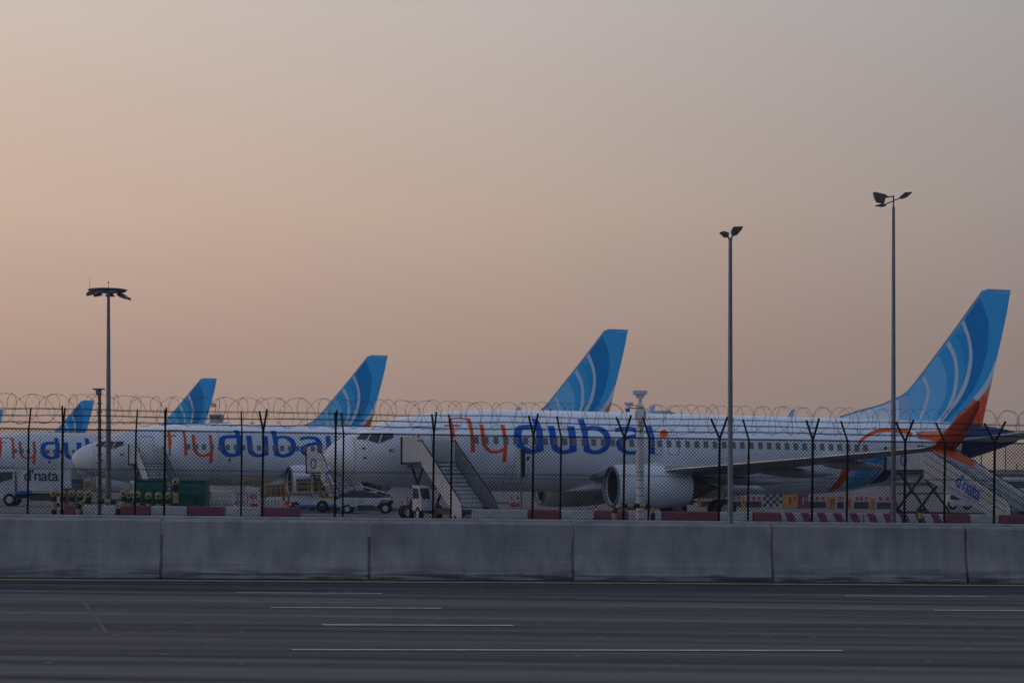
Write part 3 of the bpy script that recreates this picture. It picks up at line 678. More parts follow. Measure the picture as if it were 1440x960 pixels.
        for i in range(16):
            t0 = 2*math.pi*i/16; t1 = 2*math.pi*(i+1)/16; tm = (t0+t1)/2
            c = lambda t, r, a: (a, y+r*math.cos(t), zc+r*math.sin(t))
            ch.add([c(t0, .862, 16.69), c(t1, .862, 16.69), c(tm+.05, .80, 17.12), c(tm-.05, .80, 17.12), c(t0, .82, 16.69), c(t1, .82, 16.69), c(tm, .77, 17.1)], [(0, 1, 2, 3), (4, 6, 5), (0, 3, 6, 4), (1, 5, 6, 2)])
        ch.build('chevron_nozzle', 'dgrey', eng)
        lp = MB(); lp.lathe([(13.0, .835), (12.79, .875), (12.73, .93), (12.77, .98), (12.84, 1.0)], 'x', (0, y, zc), 40); lp.build('inlet_lip', 'grey', eng)
        it = MB(); it.lathe([(12.95, .84), (13.3, .82), (13.9, .82)], 'x', (0, y, zc), 40); it.build('inlet_duct', 'dgrey', eng)
        fn = MB()
        for i in range(18):
            t = 2*math.pi*i/18; q = Matrix.Rotation(t, 3, 'X')
            vv = [q @ Vector(p) for p in ((13.75, -.03, .2), (13.9, .06, .2), (13.9, .16, .78), (13.72, -.05, .78))]
            fn.add([(p.x, p.y+y, p.z+zc) for p in vv], [(0, 1, 2, 3)])
        fn.lathe([(13.94, .8), (13.94, .001)], 'x', (0, y, zc), 30); fn.build('fan', 'black', eng)
        s_ = MB(); s_.lathe([(13.45, .001), (13.5, .06), (13.7, .16), (13.9, .22)], 'x', (0, y, zc), 20); s_.build('spinner', 'dgrey', eng)
        co = MB(); co.lathe([(16.2, .6), (17.0, .52), (17.7, .40), (17.72, .34), (17.5, .3), (17.8, .24), (18.5, .02)], 'x', (0, y, zc), 28); co.build('exhaust_core', 'dgrey', eng)
        py = MB(); py.prism([(13.9, y-.14, zc+1.0), (16.2, y-.14, zc+.75), (18.8, y-.14, zc+.45), (19.3, y-.14, zc+.75), (16.5, y-.14, zc+1.05), (15.2, y-.14, zc+1.2)], (0, .28, 0)); py.build('engine_pylon', 'white', eng)
    # gear
    def gear(x, y, r, gap, zt, nm='landing_gear'):
        mb = MB(); mb.cyl((x, y, r), (x, y, zt), .09, .11); mb.cyl((x, y-gap, r), (x, y+gap, r), .06); mb.bar((x, y, r+.3), (x+.7, y, zt), .07)
        g_ = mb.build(nm, 'offwhite', root)
        for s in (-1, 1): wheel(g_, (x, y+s*gap, r), r, .28 if r > .4 else .18)
        if r < .4:
            d = MB(); d.box((x-.35, y-.35, 1.3), (1.1, .03, .45)); d.build('gear_door', 'white', g_)
    gear(4.1, 0, .34, .19, 1.7); gear(19.6, -2.86, .56, .42, 2.2); gear(19.6, 2.86, .56, .42, 2.2)
    # antennas
    for a, h in ((9.5, .12), (16.7, .42), (24.7, .42)):
        mb = MB(); mb.prism([(a, -.02, 5.38), (a+.4, -.02, 5.38), (a+.52, -.02, 5.4+h), (a+.36, -.02, 5.4+h)], (0, .04, 0)); mb.build('antenna', 'paleblue', root)
    mb = MB(); mb.lathe([(17.0, .01), (17.1, .2), (18.0, .24), (18.6, .01)], 'x', (0, 0, 5.34), 14); mb.build('antenna_fairing', 'wing', root)
    mb = MB(); mb.lathe([(5.38, .1), (5.5, .08), (5.54, .01)], 'z', (11.5, 0, 0), 12); mb.build('beacon', 'red', root)
    for a, z in ((1.55, 3.3), (1.6, 2.85), (4.2, 2.5), (9.6, 2.9), (9.6, 3.0)):
        az_patch('sensor_port', [(a, z), (a+.14, z), (a+.14, z+.1), (a, z+.1)], 'dgrey', root, .01, 1)
    return root
jet = make_airliner()
def place_jet(o, x, y, psi=PSI):
    o.location = (x, y, gz(x)); o.rotation_mode = 'XYZ'
    o.rotation_euler = (Matrix.Rotation(psi, 4, 'Z') @ Matrix.Rotation(math.atan(.012*math.cos(psi)), 4, 'Y')).to_euler()
GJ = 'parked airliners with blue tails'
place_jet(jet, NX, NY); tag(jet, 'nearest white airliner, its whole length in view from nose to tail behind the fence', 'airliner', GJ)
NOSM = ('cabin_window', 'sensor_port', 'landing_gear')
TZ = unproj(880/3.84+1160, 62/3.84+390, finy)[1]
specs = [(883, 457, (0, 0, 100), (), 'second nearest airliner, its blue tail rising above the lettering of the nearest one'),
         (545.5, 504, (9.0, 1.86, 57), (), 'third airliner in the row, its lettering seen above the white box truck at far left'),
         (305.5, 531, None, NOSM, 'airliner whose blue tail rises between the boxy far tower and the tall floodlight mast'),
         (133, 559, None, NOSM, 'airliner whose small blue tail shows just left of the tall floodlight mast'),
         (5.5, 572, None, NOSM, 'farthest airliner, only a sliver of blue tail at the left edge')]
pos = [(NX, NY, PSI)]
for tcol, trow, ref, skip, lab in specs:
    psi = R(21) if tcol == 883 else PSI
    if ref:                                                    # depth from two columns of the photograph
        a_, y_, col = ref; ux, uy = math.cos(psi), math.sin(psi); kt, kc = (tcol-720)/F, (col-720)/F
        d = ((38.5-a_)*ux-y_*uy-kc*((38.5-a_)*uy+y_*ux))/(kt-kc)
    else:
        d = 130.0
        for _ in range(30): d = (gz(P(tcol, d))+TZ-CZ)*F/(HZ-trow)
    x = P(tcol, d)-38.5*math.cos(psi); y = d-38.5*math.sin(psi)
    pos.append((x, y, psi)); j = copy_tree(jet, skip=skip); place_jet(j, x, y, psi); j['label'] = lab
print('JETS', [(round(a, 1), round(b, 1), round(math.degrees(c), 1)) for a, b, c in pos])

# ------------------------------------------------------------------ boarding stairs (built in the frame of the aircraft)
def make_stairs(run0, run1, tall, text, zp=2.72, ring=1):
    r = empty('boarding_stairs', (0, 0, 0)); W_ = 1.6
    # platform with hood
    m = MB(); m.box((W_/2, -(1.95+run0)/2, zp-.06), (W_, run0-1.95, .1)); m.build('platform', 'dgrey', r)
    m = MB(); m.prism([(0, -1.95, zp), (0, -run0, zp), (0, -run0, zp+1.12), (0, -2.05, zp+1.2), (0, -1.95, zp+1.1)], (.05, 0, 0)); sp_ = m.build('side_panel', 'cream', r, .01)
    m = MB(); m.prism([(W_, -1.95, zp), (W_, -run0, zp), (W_, -run0, zp+1.12), (W_, -1.95, zp+1.2)], (.05, 0, 0)); m.build('side_panel', 'offwhite', r, .01)
    m = MB(); m.box((-.02, -2.0, zp+.55), (.08, .1, 1.3)); m.build('rubber_bumper', 'black', r)
    # flight
    n = 15; dz = zp/n; dy = (run1-run0)/n
    m = MB()
    for i in range(n):
        y = -(run0+dy*(i+.5)); z = zp-dz*(i+1); m.box((W_/2, y, z+dz-.02), (W_-.12, dy+.02, .04)); m.box((W_/2, y-dy/2+.03, z+dz/2-.045), (W_-.14, .02, dz-.055), mi=0)
    m.build('steps', 'offwhite', r)
    m = MB()
    for i in range(n):
        y = -(run0+dy*(i+1)); z = zp-dz*(i+1)+dz-.03; m.box((W_/2, y+.005, z+.012), (W_-.13, .03, .034))
    m.build('step_nosings', 'black', r)
    lo = -.16 if not tall else -.45; hi = .92 if not tall else 1.12
    for x, mt in ((-.02, 'cream'), (W_-.03, 'offwhite' if tall else 'grey')):
        m = MB(); m.prism([(x, -run0, zp+lo), (x, -run0, zp+hi), (x, -run1, .1+hi), (x, -run1-.35, .1+hi-.3), (x, -run1-.35, .12), (x, -run1, .1)], (.05, 0, 0)); pn = m.build('side_panel', mt, r, .008)
        if tall:
            m = MB()
            for q in (.25, .55, .8):
                m.bar((x-.01, -run0, zp+lo+(hi-lo)*q), (x-.01, -run1, .1+lo*.2+(hi-lo*.2)*q), .03)
            m.build('panel_rib', 'grey', pn)
        m = MB(); m.tube([(x+.02, -run0+.6, zp+hi+.05), (x+.02, -run0, zp+hi+.05), (x+.02, -run1, .1+hi+.05), (x+.02, -run1-.38, .1+hi-.3), (x+.02, -run1-.38, .1)], .028, 8); m.build('handrail', 'black', r)
    # support frame under the flight, chassis and cab
    m = MB()
    for x in (.15, W_-.15):
        m.bar((x, -2.6, .5), (x, -run0+.1, zp-.1), .09); m.bar((x, -run0-.2, .5), (x, -3.0, zp-.12), .09); m.bar((x, -2.5, zp-.2), (x, -run0, zp-.2), .1)
        m.bar((x, -2.9, 1.5), (x, -run0, 1.5), .06)
    m.build('lift_frame', 'dgrey', r)
    m = MB(); m.box((W_/2, -(2.6+run1)/2+.3, .48), (W_-.2, run1-2.4, .22)); m.build('chassis', 'dgrey', r)
    if not tall:
     m = MB(); m.prism([(.02, -run0-.1, .5), (.02, -run0-1.5, .5), (.02, -run0-1.45, 1.0), (.02, -run0-1.1, 1.6), (.02, -run0-.1, 1.65)], (-.52, 0, 0)); cb = m.build('cab', 'offwhite', r, .03)
     m = MB(); m.prism([(-.505, -run0-.25, 1.05), (-.505, -run0-1.25, 1.05), (-.505, -run0-1.05, 1.5), (-.505, -run0-.25, 1.53)], (-.012, 0, 0))
     m.prism([(-.06, -run0-1.44, 1.05), (-.45, -run0-1.44, 1.05), (-.45, -run0-1.16, 1.52), (-.06, -run0-1.16, 1.52)], (0, -.012, 0)); m.build('window', 'glass', cb)
    for x in (.1, W_-.1):
        for y in (-3.0, -run1+.9): wheel(r, (x, y, .36), .36, .22, axis='x')
    for y in (() if tall else (-run0-1.0,)): wheel(r, (-.42, y, .36), .36, .2, axis='x')
    m = MB(); m.box((W_/2, -run1-.38, .35), (W_-.3, .02, .12)); m.build('hazard_board', 'hazyellow', r)
    if text:
        dirv = Vector((0, -(run1-run0), -(zp-.1))).normalized(); up = Vector((-1, 0, 0)).cross(dirv); up = -up if up.z < 0 else up
        ctr = Vector((-.03, -(run0+(run1-run0)*.56), zp-(zp-.1)*.56+.58))
        mt = Matrix.Translation(ctr) @ Matrix((( dirv.x, up.x, -1, 0), (dirv.y, up.y, 0, 0), (dirv.z, up.z, 0, 0), (0, 0, 0, 1)))
        text_mesh('lettering', "d'nata", 1.0, 'letterblue', r, mt)
        q = MB(); v = []
        for k in range(28):
            t = 2*math.pi*k/28
            for rr in (.22, .32): v.append((-.035, -3.75+ring*rr*math.cos(t), zp+.5+rr*math.sin(t)))
        q.add(v, [(2*i, 2*i+1, (2*i+3) % 56, (2*i+2) % 56) for i in range(28)]); q.build('ring_emblem', 'blueplastic', r)
    m = MB(); m.cyl((0, -run0+.5, zp+1.12), (0, -run0+.5, zp+1.24), .05); m.build('warning_beacon', 'red', r)
    return r
def to_jet(o, jx, jy, a, psi=PSI):
    ca, sa = math.cos(psi), math.sin(psi); x, y = jx+ca*a, jy+sa*a
    o.location = (x, y, gz(x+1.5)); o.rotation_euler = (0, 0, psi)
GS = 'boarding stairs parked at the aircraft'
s1 = make_stairs(5.2, 10.7, False, False); to_jet(s1, NX, NY, 3.3); tag(s1, 'boarding stairs with grey treads at the front door of the nearest airliner', 'stairs', GS)
s2 = make_stairs(5.6, 12.6, True, True); to_jet(s2, NX, NY, 29.5); tag(s2, "white covered boarding stairs with d'nata lettering at the rear of the nearest airliner", 'stairs', GS)
s3 = copy_tree(s1); to_jet(s3, pos[1][0], pos[1][1], 3.3, pos[1][2]); s3['label'] = 'boarding stairs at the front door of the second airliner, above the green skips'
s4 = make_stairs(5.6, 9.5, True, True, 2.3, 2.2); s4.location = (P(431, 112)-.66, 113.8, gz(-12)); s4.rotation_euler = (0, 0, PSI)
tag(s4, 'boarding stairs with blue ring emblem, partly hidden behind the nose of the nearest airliner', 'stairs', GS)

# ------------------------------------------------------------------ light poles and masts
def lamp_leaf(parent, pts, y0, y1, mat='dgrey', name='lamp_head'):
    m = MB(); m.prism([(x, y0, z) for x, z in pts], (0, y1-y0, 0)); return m.build(name, mat, parent, .006)
# pole 1 (between barrier and wall)
d = 37.3; k = d/F; x = P(1027, d); z0 = gz(x)
r = empty('light_pole', (x, d, z0), label='light pole with two small floodlights, standing in front of the fence', cat='light pole', group='light poles by the fence')
top = ZP(337, d)-z0
m = MB(); m.cyl((0, 0, 0), (0, 0, top), .062, .036, 18); m.cyl((0, 0, top), (0, 0, top+.03), .045, .045); m.cyl((0, 0, top-.22), (0, 0, top-.2), .042); m.build('pole', 'pole', r)
m = MB(); m.box((0, 0, .01), (.3, .3, .03)); m.box((0, -.066, ZP(690, d)-z0), (.035, .02, .09)); m.build('base_plate', 'pole', r)
c = lambda px, py: ((px-1027)*k, ZP(py, d)-z0)
lamp_leaf(r, [c(1028, 325), c(1031, 319.5), c(1044, 319), c(1043, 323), c(1037, 330), c(1030, 331)], -.10, .12)
lamp_leaf(r, [c(1012, 327), c(1018, 325.5), c(1025, 328), c(1024, 333), c(1019, 333.5)], -.08, .1)
m = MB(); m.bar((0, 0, top), (.06, 0, top+.1), .03); m.bar((0, 0, top), (-.07, 0, top+.08), .03); m.build('bracket', 'dgrey', r)
# pole 2 (behind the fence)
d = 48; k = d/F; x = P(1256.5, d); z0 = gz(x)
r = empty('light_pole', (x, d, z0), label='tallest light pole, with crossed lamp arms, near the tail of the nearest airliner', cat='light pole', group='light poles by the fence')
top = ZP(275, d)-z0; m = MB(); m.cyl((0, 0, 0), (0, 0, ZP(291, d)-z0), .075, .038, 18); m.cyl((0, 0, ZP(291, d)-z0), (0, 0, top), .022, .02); m.build('pole', 'pole', r)
m = MB(); m.box((0, 0, .01), (.36, .36, .03)); m.box((-.05, -.07, ZP(705, d)-z0), (.08, .03, .1), mi=1); m.build('base_plate', ['pole', 'hazyellow'], r)
c = lambda px, py: ((px-1256.5)*k, ZP(py, d)-z0)
m = MB(); a, b_ = c(1241, 289), c(1268, 277.5); m.bar((a[0], -.03, a[1]), (b_[0], .05, b_[1]), .028); a, b_ = c(1246, 277.5), c(1257, 276); m.bar((a[0], 0, a[1]), (b_[0], 0, b_[1]), .03); m.build('cross_arm', 'dgrey', r)
lamp_leaf(r, [c(1228, 270.5), c(1234, 271.5), c(1245, 274), c(1248, 277), c(1244, 280), c(1243, 286), c(1233, 284), c(1230, 278)], -.09, .1)
lamp_leaf(r, [c(1266, 276), c(1272, 271), c(1283, 270.5), c(1276, 277), c(1268, 279.5)], -.09, .12)
lamp_leaf(r, [c(1230, 289.5), c(1238, 287), c(1247, 287), c(1245, 290), c(1241, 291)], -.06, .06)
# high mast
d = 100; x = P(152.5, d); z0 = gz(x); q_ = .455
r = empty('floodlight_mast', (x, d, z0), label='tall apron mast with a wide ring of floodlights, at left', cat='mast')
top = ZP(410, d)-z0; m = MB(); m.cyl((0, 0, 0), (0, 0, top), .165, .08, 20); m.build('pole', 'pole', r)
m = MB(); m.lathe([(top-.05*q_, 2.0*q_), (top+.2*q_, 2.35*q_), (top+.25*q_, 2.2*q_), (top+.25*q_, 1.4*q_), (top+.05*q_, 1.4*q_), (top-.05*q_, 2.0*q_)], 'z', (-.05, 0, 0), 28)
for t in range(4): m.bar((0, 0, top+.05), (.9*math.cos(t*1.57+.4), .9*math.sin(t*1.57+.4), top+.05), .05)
m.build('ring_frame', 'dgrey', r)
for i in range(9):
    t = 2*math.pi*i/9+.3; cx, cy = .98*math.cos(t), .98*math.sin(t); m = MB()
    m.box((0, 0, 0), (.46, .40, .13), Matrix.Rotation(.25*math.cos(t), 3, 'Y'), taper=(.75, .75)); m.bar((0, 0, 0), (0, 0, .16), .035)
    m.build('floodlight', 'dgrey', r, loc=(cx, cy, top-.10-(.22 if (math.cos(t) > .1 and i % 2 == 0) else .0)))
m = MB(); m.cyl((0, 0, top), (0, 0, top+.5), .016, .012, 6); m.lathe([(top+.45, .001), (top+.5, .045), (top+.57, .001)], 'z', (0, 0, 0), 8); m.cyl((-1.02, 0, top+.09), (-1.0, 0, top+.75), .01, .006, 5); m.build('lightning_rod', 'dgrey', r)
# camera masts
def cam_mast(px, d, topy, rad, label, mat, big):
    k = d/F; x = P(px, d); z0 = gz(x)
    r = empty('camera_mast', (x, d, z0), label=label, cat='camera mast'); c = lambda q, w: ((q-px)*k, ZP(w, d)-z0)
    if big:
        zt = c(0, 570)[1]; m = MB(); m.cyl((0, 0, 0), (0, 0, zt), rad, rad*.92, 22); m.cyl((0, 0, zt), (0, 0, c(0, 566)[1]), rad*.8, rad*.35, 22)
        m.cyl((0, 0, c(0, 566)[1]), (0, 0, c(0, 557)[1]), rad*.42, rad*.42); m.cyl((0, 0, c(0, 563)[1]), (0, 0, c(0, 562)[1]), rad*.6); m.build('pole', mat, r)
        m = MB()
        for i in range(9): m.cyl((0, 0, .4+i*.22), (0, 0, .425+i*.22), rad*1.05, rad*1.05, 22)
        m.build('pole_band', 'grey', r)
        zt = c(0, 552)[1]; m = MB(); m.box((0, 0, zt), (.36, .22, .12), taper=(1.12, 1.1)); m.box((0, 0, zt-.1), (.2, .14, .1), taper=(1.3, 1.1)); m.cyl((-.2, -.02, zt-.01), (-.14, -.02, zt), .055, .06); m.build('camera', 'offwhite', r, .01)
        m = MB(); m.box((.02, -rad-.04, c(0, 584)[1]), (.2, .12, .34)); m.box((-.13, -rad, c(0, 584)[1]), (.05, .1, .24), mi=1); m.build('junction_box', ['offwhite', 'cream'], r, .01)
        a = c(884, 568); m = MB(); m.box((a[0], -.05, a[1]), (.2, .16, .09), taper=(1.35, 1.2)); m.cyl((a[0], -.05, a[1]-.16), (a[0], -.05, a[1]), .025); m.build('camera', 'offwhite', r, .008)
        m = MB(); m.box((a[0]-.03, -.05, a[1]-.17), (.12, .1, .1)); m.build('blue_box', 'letterblue', r, .008)
        m = MB(); m.tube([(a[0], -.05, a[1]-.1), (a[0]+.1, -.06, a[1]-.12), (0, -rad-.02, a[1]-.12), (.12, -rad-.02, a[1]-.1), (.14, -rad-.03, a[1]-.3), (.1, -rad-.12, a[1]-.62), (.02, -rad-.06, a[1]-.75)], .014, 6)
        m.tube([(-.02, -rad-.08, a[1]-.5), (0, -rad-.07, a[1]-.8)], .01, 5); m.build('cable', 'black', r)
    else:
        zt = c(0, 548)[1]; m = MB(); m.cyl((0, 0, 0), (0, 0, zt), rad, rad*.8, 14); m.build('pole', mat, r)
        m = MB(); m.box((-.02, 0, zt+.02), (.3, .3, .03)); m.build('rain_shield', 'dgrey', r)
        m = MB(); m.cyl((-.09, -.05, zt-.08), (.05, 0, zt-.06), .07, .07); m.build('camera', 'grey', r)
        m = MB()
        for i in range(14): m.box((0, 0, .8+i*.24), (.13, .13, .03))
        m.build('cable_clamps', 'dgrey', r)
cam_mast(900, 52, 548, .115, 'thick white camera mast with a T shaped camera and junction box, beside the jet engine', 'offwhite', True)
cam_mast(140, 52, 545, .055, 'slim dark camera mast left of the tall far floodlight mast', 'dgrey', False)
# hoop guards
def hoop(px0, px1, d, label):
    w = P(px1, d)-P(px0, d); x = P((px0+px1)/2, d)
    r = empty('hoop_guard', (x, d, gz(x)), label=label, cat='guard rail', group='yellow and black hoop guards round the camera masts'); h = ZP(705 if px0 < 500 else 711, d)-gz(x); rr = .2; pts = [(-w/2, 0, 0)]
    pts += [(-w/2, 0, (h-rr)*i/4) for i in range(1, 5)]+[(-w/2+rr-rr*math.cos(t*.39), 0, h-rr+rr*math.sin(t*.39)) for t in range(1, 5)]
    n = 8; pts += [(-w/2+rr+(w-2*rr)*i/n, 0, h) for i in range(1, n)]
    pts += [(w/2-rr+rr*math.sin(t*.39), 0, h-rr+rr*math.cos(t*.39)) for t in range(0, 5)]+[(w/2, 0, (h-rr)*i/4) for i in range(3, -1, -1)]
    m = MB()
    for i in range(len(pts)-1):
        m.tube([pts[i], pts[i+1]], .065, 10, mi=(i//2) % 2)
    m.build('hoop', ['black', 'hazyellow'], r)
hoop(110, 166, 51.2, 'yellow and black hoop guard at the foot of the slim dark camera mast')
hoop(864, 918, 51.2, 'yellow and black hoop guard at the foot of the thick white camera mast')

# ------------------------------------------------------------------ painted barriers on the apron side
stripes = bpy.data.materials.new('diagonal red and white'); stripes.use_nodes = True
n_ = stripes.node_tree.nodes; l_ = stripes.node_tree.links; b_ = n_['Principled BSDF']; b_.inputs['Roughness'].default_value = .75
t_ = n_.new('ShaderNodeTexCoord'); s_ = n_.new('ShaderNodeSeparateXYZ'); l_.new(t_.outputs['Object'], s_.inputs[0])
def mm(op, a, bb):
    q = n_.new('ShaderNodeMath'); q.operation = op
    for i, v in enumerate((a, bb)):
        if isinstance(v, (int, float)): q.inputs[i].default_value = v
        else: l_.new(v, q.inputs[i])
    return q.outputs[0]
fr_ = mm('FRACT', mm('MULTIPLY', mm('ADD', s_.outputs[0], mm('MULTIPLY', s_.outputs[2], .45)), 1/.52), 0)
gt = mm('GREATER_THAN', fr_, .5)
mx = n_.new('ShaderNodeMix'); mx.data_type = 'RGBA'; l_.new(gt, mx.inputs[0]); mx.inputs[6].default_value = (.40, .40, .41, 1); mx.inputs[7].default_value = (.19, .05, .08, 1); l_.new(mx.outputs[2], b_.inputs['Base Color'])
M['stripes'] = stripes
BL = [(90, 108, 'maroon', 'dark red painted block left of the left hoop guard'), (116, 163, 'bwhite', 'white painted block seen through the left hoop guard'), (166, 211, 'maroon', 'dark red painted block right of the left hoop guard'),
      (212, 263, 'bwhite', 'white painted block below the green skips'), (264, 316, 'maroon', 'dark red painted block below the right green skip'), (317, 366, 'bwhite', 'white painted block below the yellow railing at left'),
      (367, 423, 'maroon', 'dark red painted block left of the small white tractor'), (663, 741, 'bwhite', 'long white painted block just right of the boarding stairs foot'), (742, 787, 'maroon', 'dark red painted block below the far engine'),
      (788, 834, 'bwhite', 'white painted block left of the near engine inlet'), (835, 881, 'maroon', 'dark red painted block below the near engine inlet'), (882, 929, 'bwhite', 'white painted block behind the thick white camera mast'),
      (930, 1009, 'maroon', 'long dark red painted block below the near engine cowl'), (1010, 1057, 'bwhite', 'white painted block behind the shorter light pole'), (1058, 1096, 'maroon', 'dark red painted block left of the striped blocks'),
      (1097, 1212, 'stripes', 'long block with diagonal red and white stripes, left one of two'), (1213, 1326, 'stripes', 'long block with diagonal red and white stripes, right one behind the tallest light pole'),
      (1327, 1361, 'maroon', 'short dark red painted block right of the striped blocks'), (1362, 1403, 'bwhite', "white painted block below the d'nata stairs"), (1404, 1470, 'maroon', 'dark red painted block at the right edge')]
for a, c_, mt, lab in BL:
    d0 = 57; t0, t1 = t_of(a, d0)+.01, t_of(c_, d0)-.01; w = t1-t0; h = 1.0; m = MB()
    pf = [(-.28, 0), (-.28, .16), (-.16, .34), (-.11, h-.03), (-.08, h), (.08, h), (.11, h-.03), (.16, .34), (.28, .16), (.28, 0)]; nn = len(pf)
    v = [(x, y, z) for x in (-w/2, w/2) for y, z in pf]; m.add(v, [(j, j+1, nn+j+1, nn+j) for j in range(nn-1)]+[tuple(range(nn))[::-1], tuple(range(nn, 2*nn))])
    o = m.build('painted_barrier', mt, None, .012); o.location = along((t0+t1)/2, d0); o.rotation_euler = (0, math.atan(.012), TH); tag(o, lab, 'barrier', 'red and white painted barrier blocks')

# ------------------------------------------------------------------ yellow and black bollards
proto = None; d = 60
for i, (px, h) in enumerate([(76, 1.42), (88, 1.42), (101, 1.42), (113, 1.42), (125, 1.42), (174, 1.45), (182, 1.4), (193, 1.42), (209, 1.38), (223, 1.38), (236, 1.38), (247, 1.85)]):
    x = P(px, d)
    r = empty('bollard', (x, d, gz(x)), label='', cat='bollard', group='yellow and black bollards in a row behind the fence')
    m = MB(); nb = 5
    for q in range(nb): m.cyl((0, 0, (h-.12)*q/nb), (0, 0, (h-.12)*(q+1)/nb), .09, .09, 12, mi=q % 2)
    m.build('post', ['black', 'hazyellow'], r)
    m = MB(); m.lathe([(h-.24, .08), (h-.20, .11), (h-.12, .125), (h-.03, .10), (h+.01, .001)], 'z', (0, 0, 0), 12); cp = m.build('cap', 'hazyellow', r)
    m = MB(); m.lathe([(-.12, .001), (-.128, .04), (-.11, .045)], 'y', (0, 0, h-.12), 10); m.build('reflector', 'black', cp)
    r['label'] = ['first bollard from the left, in front of the white box truck wheels', 'second bollard from the left, next to the fence post with closed arms', 'third bollard from the left', 'fourth bollard from the left, above the hoop guard end', 'fifth bollard from the left, above the left hoop guard',
                  'bollard just right of the left hoop guard', 'bollard left of the green skips, second right of the hoop guard', 'bollard at the left edge of the left green skip', 'bollard in front of the middle of the left green skip', 'bollard in front of the right part of the left green skip', 'bollard in the gap before the taller bollard', 'taller bollard between the two green skips'][i]
# ------------------------------------------------------------------ green skips
def skip(px0, px1, d, topy, label):
    x = P((px0+px1)/2, d); w = P(px1, d)-P(px0, d); r = empty('waste_skip', (x, d, gz(x)), .05, label=label, cat='skip', group='closed green waste skips'); h = ZP(topy, d)-gz(x)
    m = MB(); m.prism([(-w/2, -.8, .15), (-w/2, -.85, h*.62), (-w/2, -.75, h*.84), (-w/2, -.5, h*.96), (-w/2, .9, h*.96), (-w/2, .9, .15)], (w, 0, 0)); m.build('body', 'green', r, .02)
    m = MB(); m.box((0, .15, h-.03), (w+.04, 1.5, .06)); m.build('lid', 'green', r, .01)
    m = MB()
    for q in (-.5, -.17, .17, .5): m.box((q*(w-.1), -.87, h*.35), (.05, .05, h*.5))
    m.box((0, -.86, h*.64), (w+.02, .07, .07)); m.build('rib', 'green', r)
    for s in (-1, 1):
        for y in (-.6, .7): wheel(r, (s*w*.4, y, .1), .1, .06, axis='x')
skip(192, 232, 84, 673, 'closed green waste skip, left one, behind the bollards')
skip(243, 291, 83, 675, 'closed green waste skip, right one, without bollards before its front')
# ------------------------------------------------------------------ white box truck
d = 116; s = d/F; x0 = P(-6, d); z0 = gz(P(50, d)); r = empty('box_truck', (P(48, d), d, z0), R(4), label="white box truck with d'nata lettering at the far left", cat='truck')
def lx(px): return (px-48)*s
def lz(py): return ZP(py, d)-z0
m = MB(); a, b2 = lx(29), lx(103); m.box(((a+b2)/2, 0, (lz(657)+lz(690))/2), (b2-a, 2.1, lz(657)-lz(690))); bx = m.build('cargo_box', 'offwhite', r, .04)
m = MB()
for q in (0, 1): m.box((a+.02+(b2-a-.04)*q, -1.06, (lz(657)+lz(690))/2), (.06, .03, lz(657)-lz(690)))
m.build('corner_trim', 'cream', bx)
text_mesh('lettering', "d'nata", .98, 'dgrey', bx, Matrix.Translation((lx(62), -1.065, lz(669))) @ Matrix.Rotation(R(90), 4, 'X'))
m = MB(); m.prism([(lx(-6), -.95, .42), (lx(-6.5), -.95, lz(684)), (lx(-3), -.95, lz(678)), (lx(2), -.95, lz(663)), (lx(4), -.95, lz(660)), (lx(25), -.95, lz(660)), (lx(26), -.95, .42)], (0, 1.9, 0)); cb = m.build('cab', 'offwhite', r, .05)
m = MB(); m.prism([(lx(3), -.962, lz(680)), (lx(4), -.962, lz(664)), (lx(22), -.962, lz(663)), (lx(22), -.962, lz(673)), (lx(10), -.962, lz(676))], (0, -.01, 0)); m.build('window', 'glass', cb)
m = MB(); m.prism([(lx(-4.5), -.8, lz(679)), (lx(.8), -.8, lz(664.5)), (lx(.8), .8, lz(664.5)), (lx(-4.5), .8, lz(679))], (-.02, 0, .01)); m.build('windscreen', 'glass', cb)
m = MB(); m.box((lx(4), -1.1, lz(672)), (.08, .12, .34)); m.build('mirror', 'black', cb)
m = MB(); m.box((lx(62), 0, .62), (lx(105)-lx(22), 1.0, .3)); m.box((lx(70), -.7, .5), (2.2, .3, .35)); m.build('chassis', 'dgrey', r)
m = MB(); m.box((lx(32), -.98, lz(692)), (.5, .3, .18)); m.box((lx(43), -.98, lz(692)), (.45, .3, .16)); m.build('blue_tank', 'blueplastic', r, .02)
for px in (18, 84):
    for y in (-.85, .85): wheel(r, (lx(px), y, .40), .40, .24)
# ------------------------------------------------------------------ tractor, belt loader, service truck (between nose of jet 1 and jet 2)
def vehicle_base(px, d, name, label, cat, rz=0):
    x = P(px, d); r = empty(name, (x, d, gz(x)), rz, label=label, cat=cat); k = d/F
    return r, (lambda q: (q-px)*k), (lambda w: ZP(w, d)-gz(x))
r, lx, lz = vehicle_base(442, 105, 'pushback_tractor', 'small white aircraft tractor with blue sills, left of the fence post pair', 'tractor')
m = MB(); m.prism([(lx(409), -.8, .35), (lx(410), -.8, lz(697)), (lx(416), -.8, lz(693)), (lx(436), -.8, lz(693)), (lx(444), -.8, lz(699)), (lx(474), -.8, lz(701)), (lx(477), -.8, .35)], (0, 1.6, 0)); m.build('body', 'offwhite', r, .06)
m = MB(); m.box((lx(432), -.82, .36), (1.0, .06, .14)); m.build('sill', 'blueplastic', r, .01)
m = MB(); m.box((lx(470), -.82, .36), (.5, .06, .14)); m.build('sill', 'blueplastic', r, .01)
for px in (418, 455):
    for y in (-.72, .72): wheel(r, (lx(px), y, .34), .34 if px > 430 else .26, .24, rim='dgrey')
m = MB(); m.box((lx(465), -.3, lz(699)), (.7, .9, .14)); m.box((lx(460), -.3, lz(697)+.3), (.1, .8, .6)); m.build('seat', 'yellow', r, .02)
